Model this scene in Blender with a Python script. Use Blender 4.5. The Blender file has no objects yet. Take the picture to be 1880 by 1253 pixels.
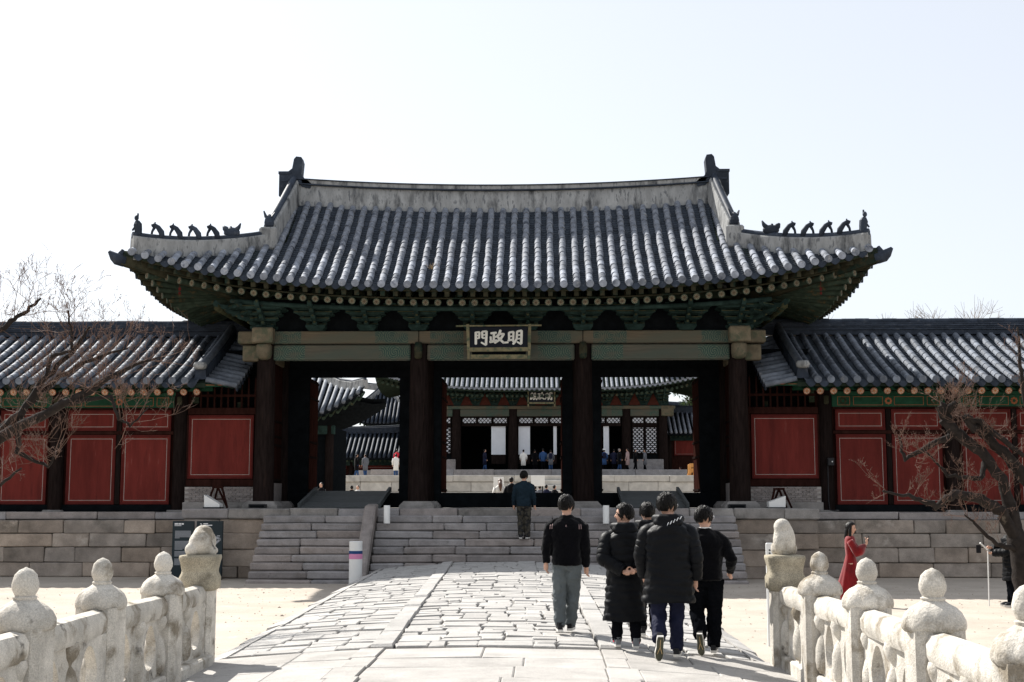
import bpy, math, random
from mathutils import Matrix, Vector, Euler
R = random.Random(7)
sc = bpy.context.scene
COL = sc.collection
rad = math.radians
# ------------------------------------------------------------ camera, sky, sun
CAMX, EYE = 1.17, 2.1
cam_d = bpy.data.cameras.new('camera'); cam = bpy.data.objects.new('camera', cam_d); COL.objects.link(cam)
cam_d.sensor_width = 36; cam_d.lens = 45.96; cam_d.clip_end = 3000; cam_d.clip_start = .1
cam.location = (CAMX, 0, EYE)
cam.rotation_euler = (rad(90) + math.atan(293.5/2400), 0, rad(1.3))
sc.camera = cam
SUN_AZ, SUN_EL = rad(43), rad(42.3)      # sun stands behind the gate, to the left of the view axis
w = bpy.data.worlds.new('World'); sc.world = w; w.use_nodes = True
nt = w.node_tree; bg = nt.nodes['Background']
sky = nt.nodes.new('ShaderNodeTexSky'); sky.sky_type = 'NISHITA'; sky.sun_disc = False
sky.sun_elevation = SUN_EL; sky.sun_rotation = -SUN_AZ
sky.air_density = 1.; sky.dust_density = 1.3; sky.ozone_density = 1.
hsv = nt.nodes.new('ShaderNodeHueSaturation'); hsv.inputs['Saturation'].default_value = .50     # pale hazy winter sky
hz = nt.nodes.new('ShaderNodeMix'); hz.data_type = 'RGBA'; hz.inputs[0].default_value = .5; hz.inputs[7].default_value = (6.6, 6.9, 7.45, 1)   # even veil of thin white haze over the whole sky
nt.links.new(sky.outputs[0], hsv.inputs['Color']); nt.links.new(hsv.outputs[0], hz.inputs[6]); nt.links.new(hz.outputs[2], bg.inputs[0]); bg.inputs[1].default_value = .073
sd = bpy.data.lights.new('sun', 'SUN'); sun = bpy.data.objects.new('sun', sd); COL.objects.link(sun)
sd.energy = 4.3; sd.angle = rad(.55); sd.color = (1, .96, .90)
sdir = Vector((-math.sin(SUN_AZ)*math.cos(SUN_EL), math.cos(SUN_AZ)*math.cos(SUN_EL), math.sin(SUN_EL)))
sun.rotation_euler = sdir.to_track_quat('Z', 'Y').to_euler(); sun.location = (-30, 80, 60)
vs = sc.view_settings; vs.view_transform = 'Standard'; vs.look = 'None'; vs.gamma = 1; vs.use_curve_mapping = False
vs.exposure = 1.12
# ------------------------------------------------------------ materials
def M(name, col, rough=.8, var=.2, scale=2.5, bump=.15, bscale=25, rand=.12, col2=None, thr=.55, s2=1.2, sharp=.12,
      stretch=(1, 1, 1), spec=.12, col3=None, thr3=.6, s3=6., sheen=0, warm=None, speck=0.):
    m = bpy.data.materials.new(name); m.use_nodes = True
    n = m.node_tree.nodes; l = m.node_tree.links; p = n['Principled BSDF']
    p.inputs['Roughness'].default_value = rough; p.inputs['Specular IOR Level'].default_value = spec
    if sheen: p.inputs['Sheen Weight'].default_value = sheen
    tc = n.new('ShaderNodeTexCoord'); oi = n.new('ShaderNodeObjectInfo')
    mu = n.new('ShaderNodeVectorMath'); mu.operation = 'MULTIPLY_ADD'
    cb = n.new('ShaderNodeMath'); cb.operation = 'MULTIPLY'; cb.inputs[1].default_value = 57.
    l.new(oi.outputs['Random'], cb.inputs[0])
    mu.inputs[1].default_value = stretch
    l.new(tc.outputs['Object'], mu.inputs[0]); l.new(cb.outputs[0], mu.inputs[2])
    def noise(s, d=5, r=.6):
        t = n.new('ShaderNodeTexNoise'); t.inputs['Scale'].default_value = s; t.inputs['Detail'].default_value = d
        t.inputs['Roughness'].default_value = r; l.new(mu.outputs[0], t.inputs['Vector']); return t.outputs[0]
    def ramp(f, a, b, ca, cb_):
        r = n.new('ShaderNodeValToRGB'); r.color_ramp.elements[0].position = a; r.color_ramp.elements[1].position = b
        r.color_ramp.elements[0].color = (*ca, 1); r.color_ramp.elements[1].color = (*cb_, 1); l.new(f, r.inputs[0]); return r.outputs[0]
    def mix(fac, a, b, mode='MIX'):
        x = n.new('ShaderNodeMix'); x.data_type = 'RGBA'; x.blend_type = mode
        for s_, v in ((x.inputs[0], fac), (x.inputs[6], a), (x.inputs[7], b)):
            if hasattr(v, 'is_output'): l.new(v, s_)
            elif isinstance(v, tuple): s_.default_value = (*v, 1)
            else: s_.default_value = v
        return x.outputs[2]
    lo = tuple(c*(1-var) for c in col); hi = tuple(min(1, c*(1+var)) for c in col)
    c = ramp(noise(scale), .3, .7, lo, hi)
    if col2:
        c = mix(ramp(noise(s2, 6, .65), thr, thr+sharp, (0, 0, 0), (1, 1, 1)), c, col2)
    if col3:
        c = mix(ramp(noise(s3, 4, .6), thr3, thr3+.1, (0, 0, 0), (1, 1, 1)), c, col3)
    if rand:
        mr = n.new('ShaderNodeMapRange'); l.new(oi.outputs['Random'], mr.inputs[0])
        mr.inputs[3].default_value = 1-rand; mr.inputs[4].default_value = 1+rand
        hs = n.new('ShaderNodeHueSaturation'); l.new(mr.outputs[0], hs.inputs['Value']); l.new(c, hs.inputs['Color']); c = hs.outputs[0]
        if warm:
            wn = n.new('ShaderNodeTexWhiteNoise'); wn.noise_dimensions = '1D'; l.new(oi.outputs['Random'], wn.inputs['W'])
            wr = n.new('ShaderNodeMapRange'); l.new(wn.outputs[0], wr.inputs[0]); wr.inputs[3].default_value = 0.; wr.inputs[4].default_value = 1.
            c = mix(wr.outputs[0], c, mix(1., c, warm, 'MULTIPLY'))
    if speck:
        c = mix(1., c, ramp(noise(95., 3, .7), .34, .66, (1-speck,)*3, (1+speck*.45,)*3), 'MULTIPLY')
    l.new(c, p.inputs['Base Color'])
    if bump:
        b = n.new('ShaderNodeBump'); b.inputs['Strength'].default_value = bump; b.inputs['Distance'].default_value = .02
        l.new(noise(bscale, 6, .65), b.inputs['Height']); l.new(b.outputs[0], p.inputs['Normal'])
    m['_c'] = 1
    return m
def flower(name, petal, ring, core):
    """round rafter end painted with an eight-petal rosette (local XZ plane)"""
    m = bpy.data.materials.new(name); m.use_nodes = True
    n = m.node_tree.nodes; l = m.node_tree.links; p = n['Principled BSDF']; p.inputs['Roughness'].default_value = .85
    tc = n.new('ShaderNodeTexCoord'); sx = n.new('ShaderNodeSeparateXYZ'); l.new(tc.outputs['Object'], sx.inputs[0])
    def ma(op, a, b=None):
        x = n.new('ShaderNodeMath'); x.operation = op
        for i, v in enumerate((a, b)):
            if v is None: continue
            if hasattr(v, 'is_output'): l.new(v, x.inputs[i])
            else: x.inputs[i].default_value = v
        return x.outputs[0]
    r = ma('SQRT', ma('ADD', ma('MULTIPLY', sx.outputs[0], sx.outputs[0]), ma('MULTIPLY', sx.outputs[2], sx.outputs[2])))
    a = ma('ARCTAN2', sx.outputs[2], sx.outputs[0])
    pet = ma('GREATER_THAN', ma('COSINE', ma('MULTIPLY', a, 8.)), -.35)
    inr = ma('MULTIPLY', ma('LESS_THAN', r, .08), ma('GREATER_THAN', r, .032))
    isp = ma('MULTIPLY', pet, inr)
    def mix(f, x, y):
        k = n.new('ShaderNodeMix'); k.data_type = 'RGBA'; l.new(f, k.inputs[0])
        for s_, v in ((k.inputs[6], x), (k.inputs[7], y)):
            if hasattr(v, 'is_output'): l.new(v, s_)
            else: s_.default_value = (*v, 1)
        return k.outputs[2]
    c = mix(ma('LESS_THAN', r, .032), mix(isp, ring, petal), core)
    no = n.new('ShaderNodeTexNoise'); no.inputs['Scale'].default_value = 9.; no.inputs['Detail'].default_value = 5
    oi = n.new('ShaderNodeObjectInfo'); va = n.new('ShaderNodeVectorMath'); l.new(tc.outputs['Object'], va.inputs[0])
    l.new(ma('MULTIPLY', oi.outputs['Random'], 40.), va.inputs[1]); l.new(va.outputs[0], no.inputs['Vector'])
    mr = n.new('ShaderNodeMapRange'); l.new(no.outputs[0], mr.inputs[0]); mr.inputs[1].default_value = .3; mr.inputs[2].default_value = .7
    mr.inputs[3].default_value = .55; mr.inputs[4].default_value = 1.2
    hs = n.new('ShaderNodeHueSaturation'); l.new(mr.outputs[0], hs.inputs['Value']); l.new(c, hs.inputs['Color'])
    l.new(hs.outputs[0], p.inputs['Base Color'])
    return m
def dancheong(name, wood, green, line, ends=True, per=4.45):
    """weathered painted beam: pale wood showing through green scroll bands (object coords, beam along X)"""
    m = bpy.data.materials.new(name); m.use_nodes = True
    n = m.node_tree.nodes; l = m.node_tree.links; p = n['Principled BSDF']; p.inputs['Roughness'].default_value = .85
    tc = n.new('ShaderNodeTexCoord')
    def noise(s, st, d=5):
        mp = n.new('ShaderNodeMapping'); mp.inputs['Scale'].default_value = st; l.new(tc.outputs['Object'], mp.inputs[0])
        t = n.new('ShaderNodeTexNoise'); t.inputs['Scale'].default_value = s; t.inputs['Detail'].default_value = d; l.new(mp.outputs[0], t.inputs[0]); return t.outputs[0]
    def ramp(f, a, b, x=(0, 0, 0), y=(1, 1, 1)):
        r = n.new('ShaderNodeValToRGB'); r.color_ramp.elements[0].position = a; r.color_ramp.elements[1].position = b
        r.color_ramp.elements[0].color = (*x, 1); r.color_ramp.elements[1].color = (*y, 1); l.new(f, r.inputs[0]); return r.outputs[0]
    def mix(f, x, y, mode='MIX'):
        k = n.new('ShaderNodeMix'); k.data_type = 'RGBA'; k.blend_type = mode
        for s_, v in ((k.inputs[0], f), (k.inputs[6], x), (k.inputs[7], y)):
            if hasattr(v, 'is_output'): l.new(v, s_)
            elif isinstance(v, tuple): s_.default_value = (*v, 1)
            else: s_.default_value = v
        return k.outputs[2]
    base = ramp(noise(3., (.35, 1, 6)), .3, .72, tuple(c*.55 for c in wood), wood)
    wv = n.new('ShaderNodeTexWave'); wv.wave_type = 'RINGS'; wv.inputs['Scale'].default_value = 3.2; wv.inputs['Distortion'].default_value = 5.
    wv.inputs['Detail'].default_value = 1.5; wv.inputs['Detail Scale'].default_value = 2.
    mp = n.new('ShaderNodeMapping'); mp.inputs['Scale'].default_value = (1.6, 1, 2.4); l.new(tc.outputs['Object'], mp.inputs[0]); l.new(mp.outputs[0], wv.inputs[0])
    sx = n.new('ShaderNodeSeparateXYZ'); l.new(tc.outputs['Object'], sx.inputs[0])
    def ma(op, a, b=None):
        x = n.new('ShaderNodeMath'); x.operation = op
        for i, v in enumerate((a, b)):
            if v is None: continue
            if hasattr(v, 'is_output'): l.new(v, x.inputs[i])
            else: x.inputs[i].default_value = v
        return x.outputs[0]
    cu = ma('SUBTRACT', ma('FRACT', ma('MULTIPLY', sx.outputs[0], 2.3)), .5); cv = ma('MULTIPLY', sx.outputs[2], 2.1)
    rr_ = ma('SQRT', ma('ADD', ma('MULTIPLY', cu, cu), ma('MULTIPLY', cv, cv)))
    sw = ma('SINE', ma('ADD', ma('MULTIPLY', rr_, 46.), ma('ADD', ma('MULTIPLY', ma('ARCTAN2', cv, cu), 3.), ma('MULTIPLY', wv.outputs[0], 1.6))))
    scroll = mix(ramp(sw, .25, .55), green, line)
    # bands of scroll painting towards both ends of each span
    q = ma('ABSOLUTE', ma('SUBTRACT', ma('FRACT', ma('ADD', ma('DIVIDE', sx.outputs[0], per), .5)), .5))   # 0 mid-span .. .5 at ends
    band = ma('MULTIPLY', ma('GREATER_THAN', q, .24), ma('LESS_THAN', q, .455))
    worn = ramp(noise(2.2, (1, 1, 1.6), 6), .36, .56)
    f = n.new('ShaderNodeMath'); f.operation = 'MULTIPLY'; l.new(band, f.inputs[0]); l.new(worn, f.inputs[1])
    tint = mix(ramp(noise(1.3, (.6, 1, 2)), .4, .6), base, tuple(.5*a+.5*b for a, b in zip(wood, green)))
    c = mix(f.outputs[0], tint, scroll)
    l.new(c, p.inputs['Base Color'])
    b = n.new('ShaderNodeBump'); b.inputs['Strength'].default_value = .3; b.inputs['Distance'].default_value = .02
    l.new(noise(6., (.5, 2, 8)), b.inputs['Height']); l.new(b.outputs[0], p.inputs['Normal'])
    return m
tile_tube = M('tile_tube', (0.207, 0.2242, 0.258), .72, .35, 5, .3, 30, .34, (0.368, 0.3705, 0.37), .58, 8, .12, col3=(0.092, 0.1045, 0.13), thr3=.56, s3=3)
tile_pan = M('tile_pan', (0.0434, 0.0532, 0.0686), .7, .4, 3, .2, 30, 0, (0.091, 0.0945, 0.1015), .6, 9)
tile_dark = M('tile_dark', (0.0289, 0.0374, 0.0527), .6, .35, 3, .2, 25, .25, (0.06375, 0.0697, 0.08075), .58, 6)
tile_corr = M('tile_corr', (.12, .135, .16), .6, .32, 4, .2, 25, .3, (.19, .195, .205), .58, 6, col3=(.05, .06, .075), thr3=.60, s3=3)
plaster = M('ridge_plaster', (0.2755, 0.2788, 0.2746), .9, .25, 2.5, .3, 20, .05, (0.0656, 0.068, 0.0704), .50, 1.3, .16, (2.2, 2.2, .7), col3=(0.1312, 0.136, 0.1408), thr3=.55, s3=5)
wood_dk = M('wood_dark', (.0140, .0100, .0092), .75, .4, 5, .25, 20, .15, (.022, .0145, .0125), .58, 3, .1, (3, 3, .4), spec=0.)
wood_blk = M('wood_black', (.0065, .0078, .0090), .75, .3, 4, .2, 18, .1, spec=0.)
wood_red = M('wood_redbrown', (.026, .0105, .0085), .75, .3, 4, .2, 18, .1, (0.01375, 0.00605, 0.00495), .55, 2.5, .15, (2, 2, .5), spec=0.)
red = M('red_panel', (0.1214, 0.01949, 0.01531), .8, .22, 1.5, .15, 14, .1, (0.07686, 0.01364, 0.01148), .54, 1.4, .2, (3.2, 3.2, .5), col3=(0.1618, 0.04385, 0.03445), thr3=.66, s3=3.0)
red_frame = M('red_frame', (0.07776, 0.01102, 0.009072), .75, .2, 3, .1, 14, .05)
white_ln = M('white_line', (.36, .32, .29), .8, .15, 8, 0, 10, 0)
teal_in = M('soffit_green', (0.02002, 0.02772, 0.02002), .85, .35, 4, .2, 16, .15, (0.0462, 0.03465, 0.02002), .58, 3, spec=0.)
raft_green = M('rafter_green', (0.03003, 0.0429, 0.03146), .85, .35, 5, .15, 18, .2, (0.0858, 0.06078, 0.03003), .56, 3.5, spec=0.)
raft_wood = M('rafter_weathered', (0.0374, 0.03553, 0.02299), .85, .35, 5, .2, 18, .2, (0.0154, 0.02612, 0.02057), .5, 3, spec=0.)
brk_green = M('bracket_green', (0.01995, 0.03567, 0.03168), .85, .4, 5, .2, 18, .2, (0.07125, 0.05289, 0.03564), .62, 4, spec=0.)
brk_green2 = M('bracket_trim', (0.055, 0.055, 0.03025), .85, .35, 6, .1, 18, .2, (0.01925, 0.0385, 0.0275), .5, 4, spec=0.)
corr_green = M('corridor_green', (0.0144, 0.06, 0.0336), .8, .3, 4, .1, 14, .1, (0.028, 0.08, 0.048), .6, 5)
corr_line = M('corridor_orange', (0.288, 0.104, 0.048), .8, .2, 6, 0, 10, .1)
beam_up = dancheong('beam_upper', (0.124, 0.0961, 0.0589), (0.0217, 0.0465, 0.0372), (0.0744, 0.093, 0.062))
beam_lo = dancheong('beam_lower', (0.0961, 0.0868, 0.062), (0.0155, 0.0465, 0.03844), (0.0868, 0.1116, 0.0744))
end_wood = M('beam_end', (0.1271, 0.1054, 0.0713), .85, .3, 4, .25, 16, .1, (0.0744, 0.0806, 0.0527), .5, 3)
fl_main = flower('rosette_main', (0.187, 0.1425, 0.095), (0.0425, 0.0665, 0.045), (0.085, 0.057, 0.03))
fl_corr = flower('rosette_corridor', (.50, .38, .27), (.30, .11, .055), (.42, .16, .06))
stone_st = M('stone_step', (0.2788, 0.2687, 0.2687), .9, .22, 3, .5, 30, .14, (0.1927, 0.1775, 0.1622), .6, 1.6, .2, col3=(0.1014, 0.1014, 0.1014), thr3=.66, s3=4, warm=(1.08, .98, .90), speck=.3)
stone_wall = M('stone_wall', (0.2861, 0.2509, 0.2188), .9, .3, 2.0, .5, 22, .24, (0.1007, 0.09481, 0.08276), .53, .75, .25, col3=(0.3814, 0.3457, 0.3074), thr3=.62, s3=1.7, warm=(1.06, .98, .90), speck=.3)
stone_cap = M('stone_cap', (0.2535, 0.2383, 0.2231), .9, .3, 2.5, .4, 22, .15, (0.1014, 0.09633, 0.08619), .56, 1.2, .2, speck=.3)
stone_pave = M('stone_pave', (0.3926, 0.3797, 0.3604), .85, .14, 3, .45, 26, .10, (0.2969, 0.2848, 0.2633), .58, 2, .2, speck=.3)
stone_deck = M('stone_deck', (0.3922, 0.3752, 0.352), .85, .16, 2, .5, 16, .08, (0.2918, 0.2802, 0.2596), .56, 1.3, .2, speck=.3)
stone_rail = M('stone_rail', (.56, .525, .465), .85, .28, 3, .7, 34, .06, (.25, .215, .165), .52, 2.6, .13, col3=(.075, .068, .06), thr3=.64, s3=4.2, speck=.28)
stone_moss = M('stone_rail_dark', (.37, .33, .25), .9, .3, 4, .5, 26, .1, (.12, .10, .07), .55, 2.4, .2, speck=.45)
stone_wol = M('stone_terrace', (.46, .44, .40), .9, .2, 2, .3, 20, .12, (.17, .165, .16), .6, .9, .2)
sand = M('sand_ground', (0.4384, 0.3871, 0.3265), .95, .12, .8, .5, 5, 0, (0.3731, 0.3218, 0.2612), .55, .35, .25, col3=(0.4851, 0.4384, 0.3824), thr3=.6, s3=2.4, speck=.22)
dirt = M('joint_dirt', (.20, .18, .16), .95, .3, 3, .3, 12, 0)
brick_m = M('brick_grey', (0.2242, 0.1998, 0.1901), .85, .15, 8, .2, 30, .2)
mortar = M('mortar', (0.39, 0.3656, 0.3413), .95, .15, 6, .2, 30, 0)
deckwood = M('ramp_board', (0.06375, 0.0705, 0.07125), .8, .2, 5, .2, 20, .12)
white_p = M('white_paint', (.72, .72, .70), .5, .05, 3, .03, 10, 0)
blue_p = M('blue_stripe', (.02, .06, .17), .5, .05, 3, 0, 10, 0)
pink_p = M('pink_stripe', (.62, .25, .42), .5, .05, 3, 0, 10, 0)
sign_dk = M('sign_board', (0.0224, 0.032, 0.0368), .45, .1, 2, .02, 10, 0)
sign_tx = M('sign_print', (.30, .31, .33), .6, .1, 3, 0, 10, 0)
sign_wh = M('sign_print_white', (.7, .7, .7), .6, .05, 3, 0, 10, 0)
plaque = M('plaque_black', (.006, .007, .011), .45, .2, 4, .05, 10, 0)
letter = M('plaque_letter', (.66, .64, .57), .8, .08, 8, 0, 10, 0)
plaque_fr = M('plaque_frame', (.15, .13, .075), .8, .35, 7, .2, 20, .1, (.06, .08, .05), .5, 6)
orange_w = M('new_wood', (.50, .24, .075), .6, .2, 4, .1, 12, .1)
paper = M('white_paper', (.66, .68, .72), .8, .05, 3, 0, 10, 0)
metal_dk = M('black_metal', (.02, .02, .022), .45, .2, 5, 0, 10, 0)
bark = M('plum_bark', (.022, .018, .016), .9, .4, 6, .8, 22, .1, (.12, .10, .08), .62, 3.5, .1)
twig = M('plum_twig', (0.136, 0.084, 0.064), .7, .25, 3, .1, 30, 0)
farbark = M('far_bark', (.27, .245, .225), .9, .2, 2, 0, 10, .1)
pine_l = M('pine_needles', (.052, .085, .032), .8, .35, 3, 0, 10, .1)
skin = M('skin', (.50, .29, .205), .55, .06, 6, .05, 30, 0, spec=.4)
hair_m = M('black_hair', (0.006, 0.005, 0.0045), .45, .3, 18, .5, 60, 0, spec=.2)
hair_b = M('brown_hair', (.10, .05, .03), .45, .3, 12, .5, 50, 0, spec=.5)
black_k = M('black_knit', (0.00375, 0.00375, 0.00475), .9, .2, 6, .3, 60, 0, sheen=.1, spec=0.)
puff = M('black_padding', (0.00425, 0.00475, 0.006), .5, .2, 5, .25, 22, 0, spec=.09)
navy = M('navy_cloth', (.010, .012, .030), .8, .2, 5, .3, 14, 0)
navy_t = M('teal_navy', (0.0084, 0.018, 0.027), .85, .2, 5, .3, 14, 0)
grey_t = M('grey_trousers', (.095, .108, .112), .85, .15, 5, .35, 10, 0)
black_t = M('black_trousers', (0.005, 0.0055, 0.007), .85, .2, 5, .3, 12, 0, spec=0.)
camo = M('camo_trousers', (.055, .05, .04), .9, .3, 9, .2, 14, 0, (.02, .02, .02), .5, 11, .03)
velvet = M('red_velvet', (.165, .004, .006), .7, .4, 4, .3, 10, 0, sheen=.25)
shoe_b = M('shoe_black', (.018, .018, .02), .5, .2, 6, .1, 20, 0)
shoe_g = M('shoe_grey', (.16, .17, .18), .6, .2, 6, .1, 20, 0)
sole = M('shoe_sole', (.62, .60, .56), .7, .1, 6, .1, 20, 0)
tread = M('shoe_tread', (.075, .075, .055), .8, .3, 8, .3, 30, 0)
white_c = M('white_cloth', (.70, .68, .64), .85, .08, 5, .2, 14, 0)
pinkgrey = M('pink_grey_coat', (.34, .24, .23), .85, .1, 5, .2, 14, 0)
blue_c = M('blue_cloth', (.03, .07, .17), .85, .2, 5, .2, 14, 0)
grey_c = M('grey_cloth', (.12, .125, .14), .85, .2, 5, .2, 14, 0)
red_c = M('bright_red_cloth', (.5, .03, .05), .85, .2, 5, .2, 14, 0)
rim = M('glasses_rim', (.6, .6, .62), .3, .05, 5, 0, 10, 0)
phone_m = M('phone_black', (.012, .012, .014), .25, .1, 5, 0, 10, 0)
red_tri = M('bracket_red', (.07, .02, .014), .85, .2, 4, 0, 10, 0)
straw = M('dry_grass', (.42, .30, .16), .9, .3, 9, 0, 10, 0)
# ------------------------------------------------------------ mesh tools
class B:
    def __init__(s): s.V = []; s.F = []; s.I = []; s.mi = 0
    def add(s, V, F):
        o = len(s.V); s.V += [tuple(v) for v in V]; s.F += [tuple(i+o for i in f) for f in F]; s.I += [s.mi]*len(F); return s
    def box(s, x0, x1, y0, y1, z0, z1):
        return s.add([(x0,y0,z0),(x1,y0,z0),(x1,y1,z0),(x0,y1,z0),(x0,y0,z1),(x1,y0,z1),(x1,y1,z1),(x0,y1,z1)],
                     [(3,2,1,0),(4,5,6,7),(0,1,5,4),(1,2,6,5),(2,3,7,6),(3,0,4,7)])
    def cbox(s, x0, x1, y0, y1, z0, z1, c=.02, j=0., rnd=R):
        """box with chamfered, slightly uneven edges (stone block)"""
        V = []; idx = {}
        for ix, x in ((0, x0), (1, x1)):
            for iy, y in ((0, y0), (1, y1)):
                for iz, z in ((0, z0), (1, z1)):
                    jx, jy, jz = (rnd.uniform(-j, j) for _ in range(3))
                    sx, sy, sz = (1, -1)[ix], (1, -1)[iy], (1, -1)[iz]
                    for a, (ox, oy, oz) in enumerate(((0, c, c), (c, 0, c), (c, c, 0))):
                        idx[ix, iy, iz, a] = len(V); V.append((x+jx+sx*ox, y+jy+sy*oy, z+jz+sz*oz))
        F = []
        for i in (0, 1):
            f = [idx[i,0,0,0], idx[i,1,0,0], idx[i,1,1,0], idx[i,0,1,0]]; F.append(f if i else f[::-1])
            f = [idx[0,i,0,1], idx[0,i,1,1], idx[1,i,1,1], idx[1,i,0,1]]; F.append(f if i else f[::-1])
            f = [idx[0,0,i,2], idx[1,0,i,2], idx[1,1,i,2], idx[0,1,i,2]]; F.append(f if i else f[::-1])
        for i in (0, 1):
            for k in (0, 1):
                F.append((idx[0,i,k,1], idx[1,i,k,1], idx[1,i,k,2], idx[0,i,k,2]) if (i+k) % 2 == 0 else (idx[0,i,k,2], idx[1,i,k,2], idx[1,i,k,1], idx[0,i,k,1]))
                F.append((idx[i,0,k,2], idx[i,1,k,2], idx[i,1,k,0], idx[i,0,k,0]) if (i+k) % 2 == 0 else (idx[i,0,k,0], idx[i,1,k,0], idx[i,1,k,2], idx[i,0,k,2]))
                F.append((idx[i,k,0,0], idx[i,k,1,0], idx[i,k,1,1], idx[i,k,0,1]) if (i+k) % 2 == 0 else (idx[i,k,0,1], idx[i,k,1,1], idx[i,k,1,0], idx[i,k,0,0]))
        for k in idx:
            if k[3] == 0:
                t = [idx[k[0],k[1],k[2],a] for a in (0, 1, 2)]; F.append(t if sum(k[:3]) % 2 == 1 else t[::-1])
        return s.add(V, F)
    def beam(s, p0, p1, w, h, w1=None, h1=None, up=(0, 0, 1)):
        p0, p1 = Vector(p0), Vector(p1); d = (p1-p0).normalized(); u = Vector(up)
        if abs(d.dot(u)) > .99: u = Vector((0, 1, 0))
        a = d.cross(u).normalized(); u = a.cross(d)
        V = []
        for p, ww, hh in ((p0, w, h), (p1, w1 or w, h1 or h)):
            for q, r in ((-1, -1), (1, -1), (1, 1), (-1, 1)): V.append(p + a*q*ww/2 + u*r*hh/2)
        return s.add(V, [(0,1,2,3),(7,6,5,4),(0,4,5,1),(1,5,6,2),(2,6,7,3),(3,7,4,0)])
    def loft(s, rings, cap=True, closed=True):
        n = len(rings[0]); V = [p for r in rings for p in r]; F = []
        for i in range(len(rings)-1):
            for k in range(n if closed else n-1):
                k2 = (k+1) % n; F.append((i*n+k, i*n+k2, (i+1)*n+k2, (i+1)*n+k))
        if cap and closed: F.append(tuple(range(n))[::-1]); F.append(tuple((len(rings)-1)*n+k for k in range(n)))
        return s.add(V, F)
    def tube(s, pts, rr, n=8, cap=True, flat=1.):
        pts = [Vector(p) for p in pts]; rings = []; ref = None
        if not isinstance(rr, (list, tuple)): rr = [rr]*len(pts)
        for i, p in enumerate(pts):
            d = (pts[min(i+1, len(pts)-1)]-pts[max(i-1, 0)])
            d = d.normalized() if d.length > 1e-9 else Vector((0, 0, 1))
            if ref is None:
                ref = Vector((1, 0, 0)) if abs(d.x) < .9 else Vector((0, 1, 0))
            a = (ref-d*ref.dot(d)).normalized(); b = d.cross(a); ref = a
            r = rr[i]; ra, rb = (r if isinstance(r, tuple) else (r, r*flat))
            rings.append([p + a*ra*math.cos(2*math.pi*k/n) + b*rb*math.sin(2*math.pi*k/n) for k in range(n)])
        return s.loft(rings, cap)
    def lathe(s, prof, c=(0, 0, 0), n=16, sq=0., rot=0.):
        """profile of (radius, z); sq>0 squares the section"""
        rings = []
        for r, z in prof:
            ring = []
            for k in range(n):
                t = 2*math.pi*k/n + rot; q = r
                if sq:
                    e = 1/max(abs(math.cos(t)), abs(math.sin(t))); q = r*(1+(min(e, 1.32)-1)*sq)
                ring.append((c[0]+q*math.cos(t), c[1]+q*math.sin(t), c[2]+z))
            rings.append(ring)
        return s.loft(rings)
    def ell(s, c, rx, ry, rz, n=14, m=9, fn=None, mat=None):
        rings = []
        for i in range(m+1):
            ph = math.pi*(i/m) ; ph = min(max(ph, .02), math.pi-.02); ring = []
            for k in range(n):
                t = 2*math.pi*k/n
                v = Vector((math.sin(ph)*math.cos(t), math.sin(ph)*math.sin(t), -math.cos(ph)))
                if fn: v = fn(v)
                v = Vector((v.x*rx, v.y*ry, v.z*rz))
                if mat: v = mat @ v
                ring.append(Vector(c)+v)
            rings.append(ring)
        return s.loft(rings)
    def prism(s, poly, f0, f1):
        """poly 2D list, f0/f1 map (a,b)->3D for the two faces"""
        n = len(poly); V = [f0(*p) for p in poly]+[f1(*p) for p in poly]
        F = [tuple(range(n)), tuple(range(n, 2*n))[::-1]]+[(k, n+k, n+(k+1) % n, (k+1) % n) for k in range(n)]
        return s.add(V, F)
    def grid(s, fn, us, vs_):
        nu, nv = len(us), len(vs_)
        return s.add([fn(u, v) for u in us for v in vs_], [(i*nv+j, (i+1)*nv+j, (i+1)*nv+j+1, i*nv+j+1) for i in range(nu-1) for j in range(nv-1)])
    def mesh(s, name, mats, smooth=False):
        me = bpy.data.meshes.new(name); me.from_pydata(s.V, [], s.F)
        for m in (mats if isinstance(mats, (list, tuple)) else [mats]): me.materials.append(m)
        if any(s.I): me.polygons.foreach_set('material_index', s.I)
        if smooth:
            me.polygons.foreach_set('use_smooth', [True]*len(me.polygons))
        me.update(); return me
WM = {}
I4 = Matrix.Identity(4)
def O(name, me, parent=None, mat=None, label=None, cat=None, group=None, kind=None):
    o = bpy.data.objects.new(name, me); COL.objects.link(o); mw = mat or I4
    if parent: o.parent = parent; o.matrix_parent_inverse = WM[parent.name].inverted()
    o.matrix_basis = mw; WM[o.name] = mw.copy()
    if label: o['label'] = label
    if cat: o['category'] = cat
    if group: o['group'] = group
    if kind: o['kind'] = kind
    return o
def T(name, loc, label, cat, group=None):
    o = O(name, None, None, Matrix.Translation(loc), label, cat, group); o.empty_display_size = .2; return o
def X(b, name, mats, parent=None, smooth=False, **k):
    return O(name, b.mesh(name, mats, smooth), parent, **k)
def auto_smooth(me, ang=40):
    me.polygons.foreach_set('use_smooth', [True]*len(me.polygons))
    try: me.set_sharp_from_angle(angle=rad(ang))
    except Exception: pass
    return me
def at(px, py, Y):
    """world x, z of what the photograph shows at a pixel, for a thing standing at depth Y"""
    x = (px-940)/2400; y = -(py-626.5)/2400; pt = math.atan(293.5/2400); yw = rad(1.3)
    fy, fz = math.cos(pt)-y*math.sin(pt), math.sin(pt)+y*math.cos(pt)
    dx, dy = x*math.cos(yw)-fy*math.sin(yw), x*math.sin(yw)+fy*math.cos(yw)
    t = Y/dy; return CAMX+dx*t, EYE+fz*t
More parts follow.
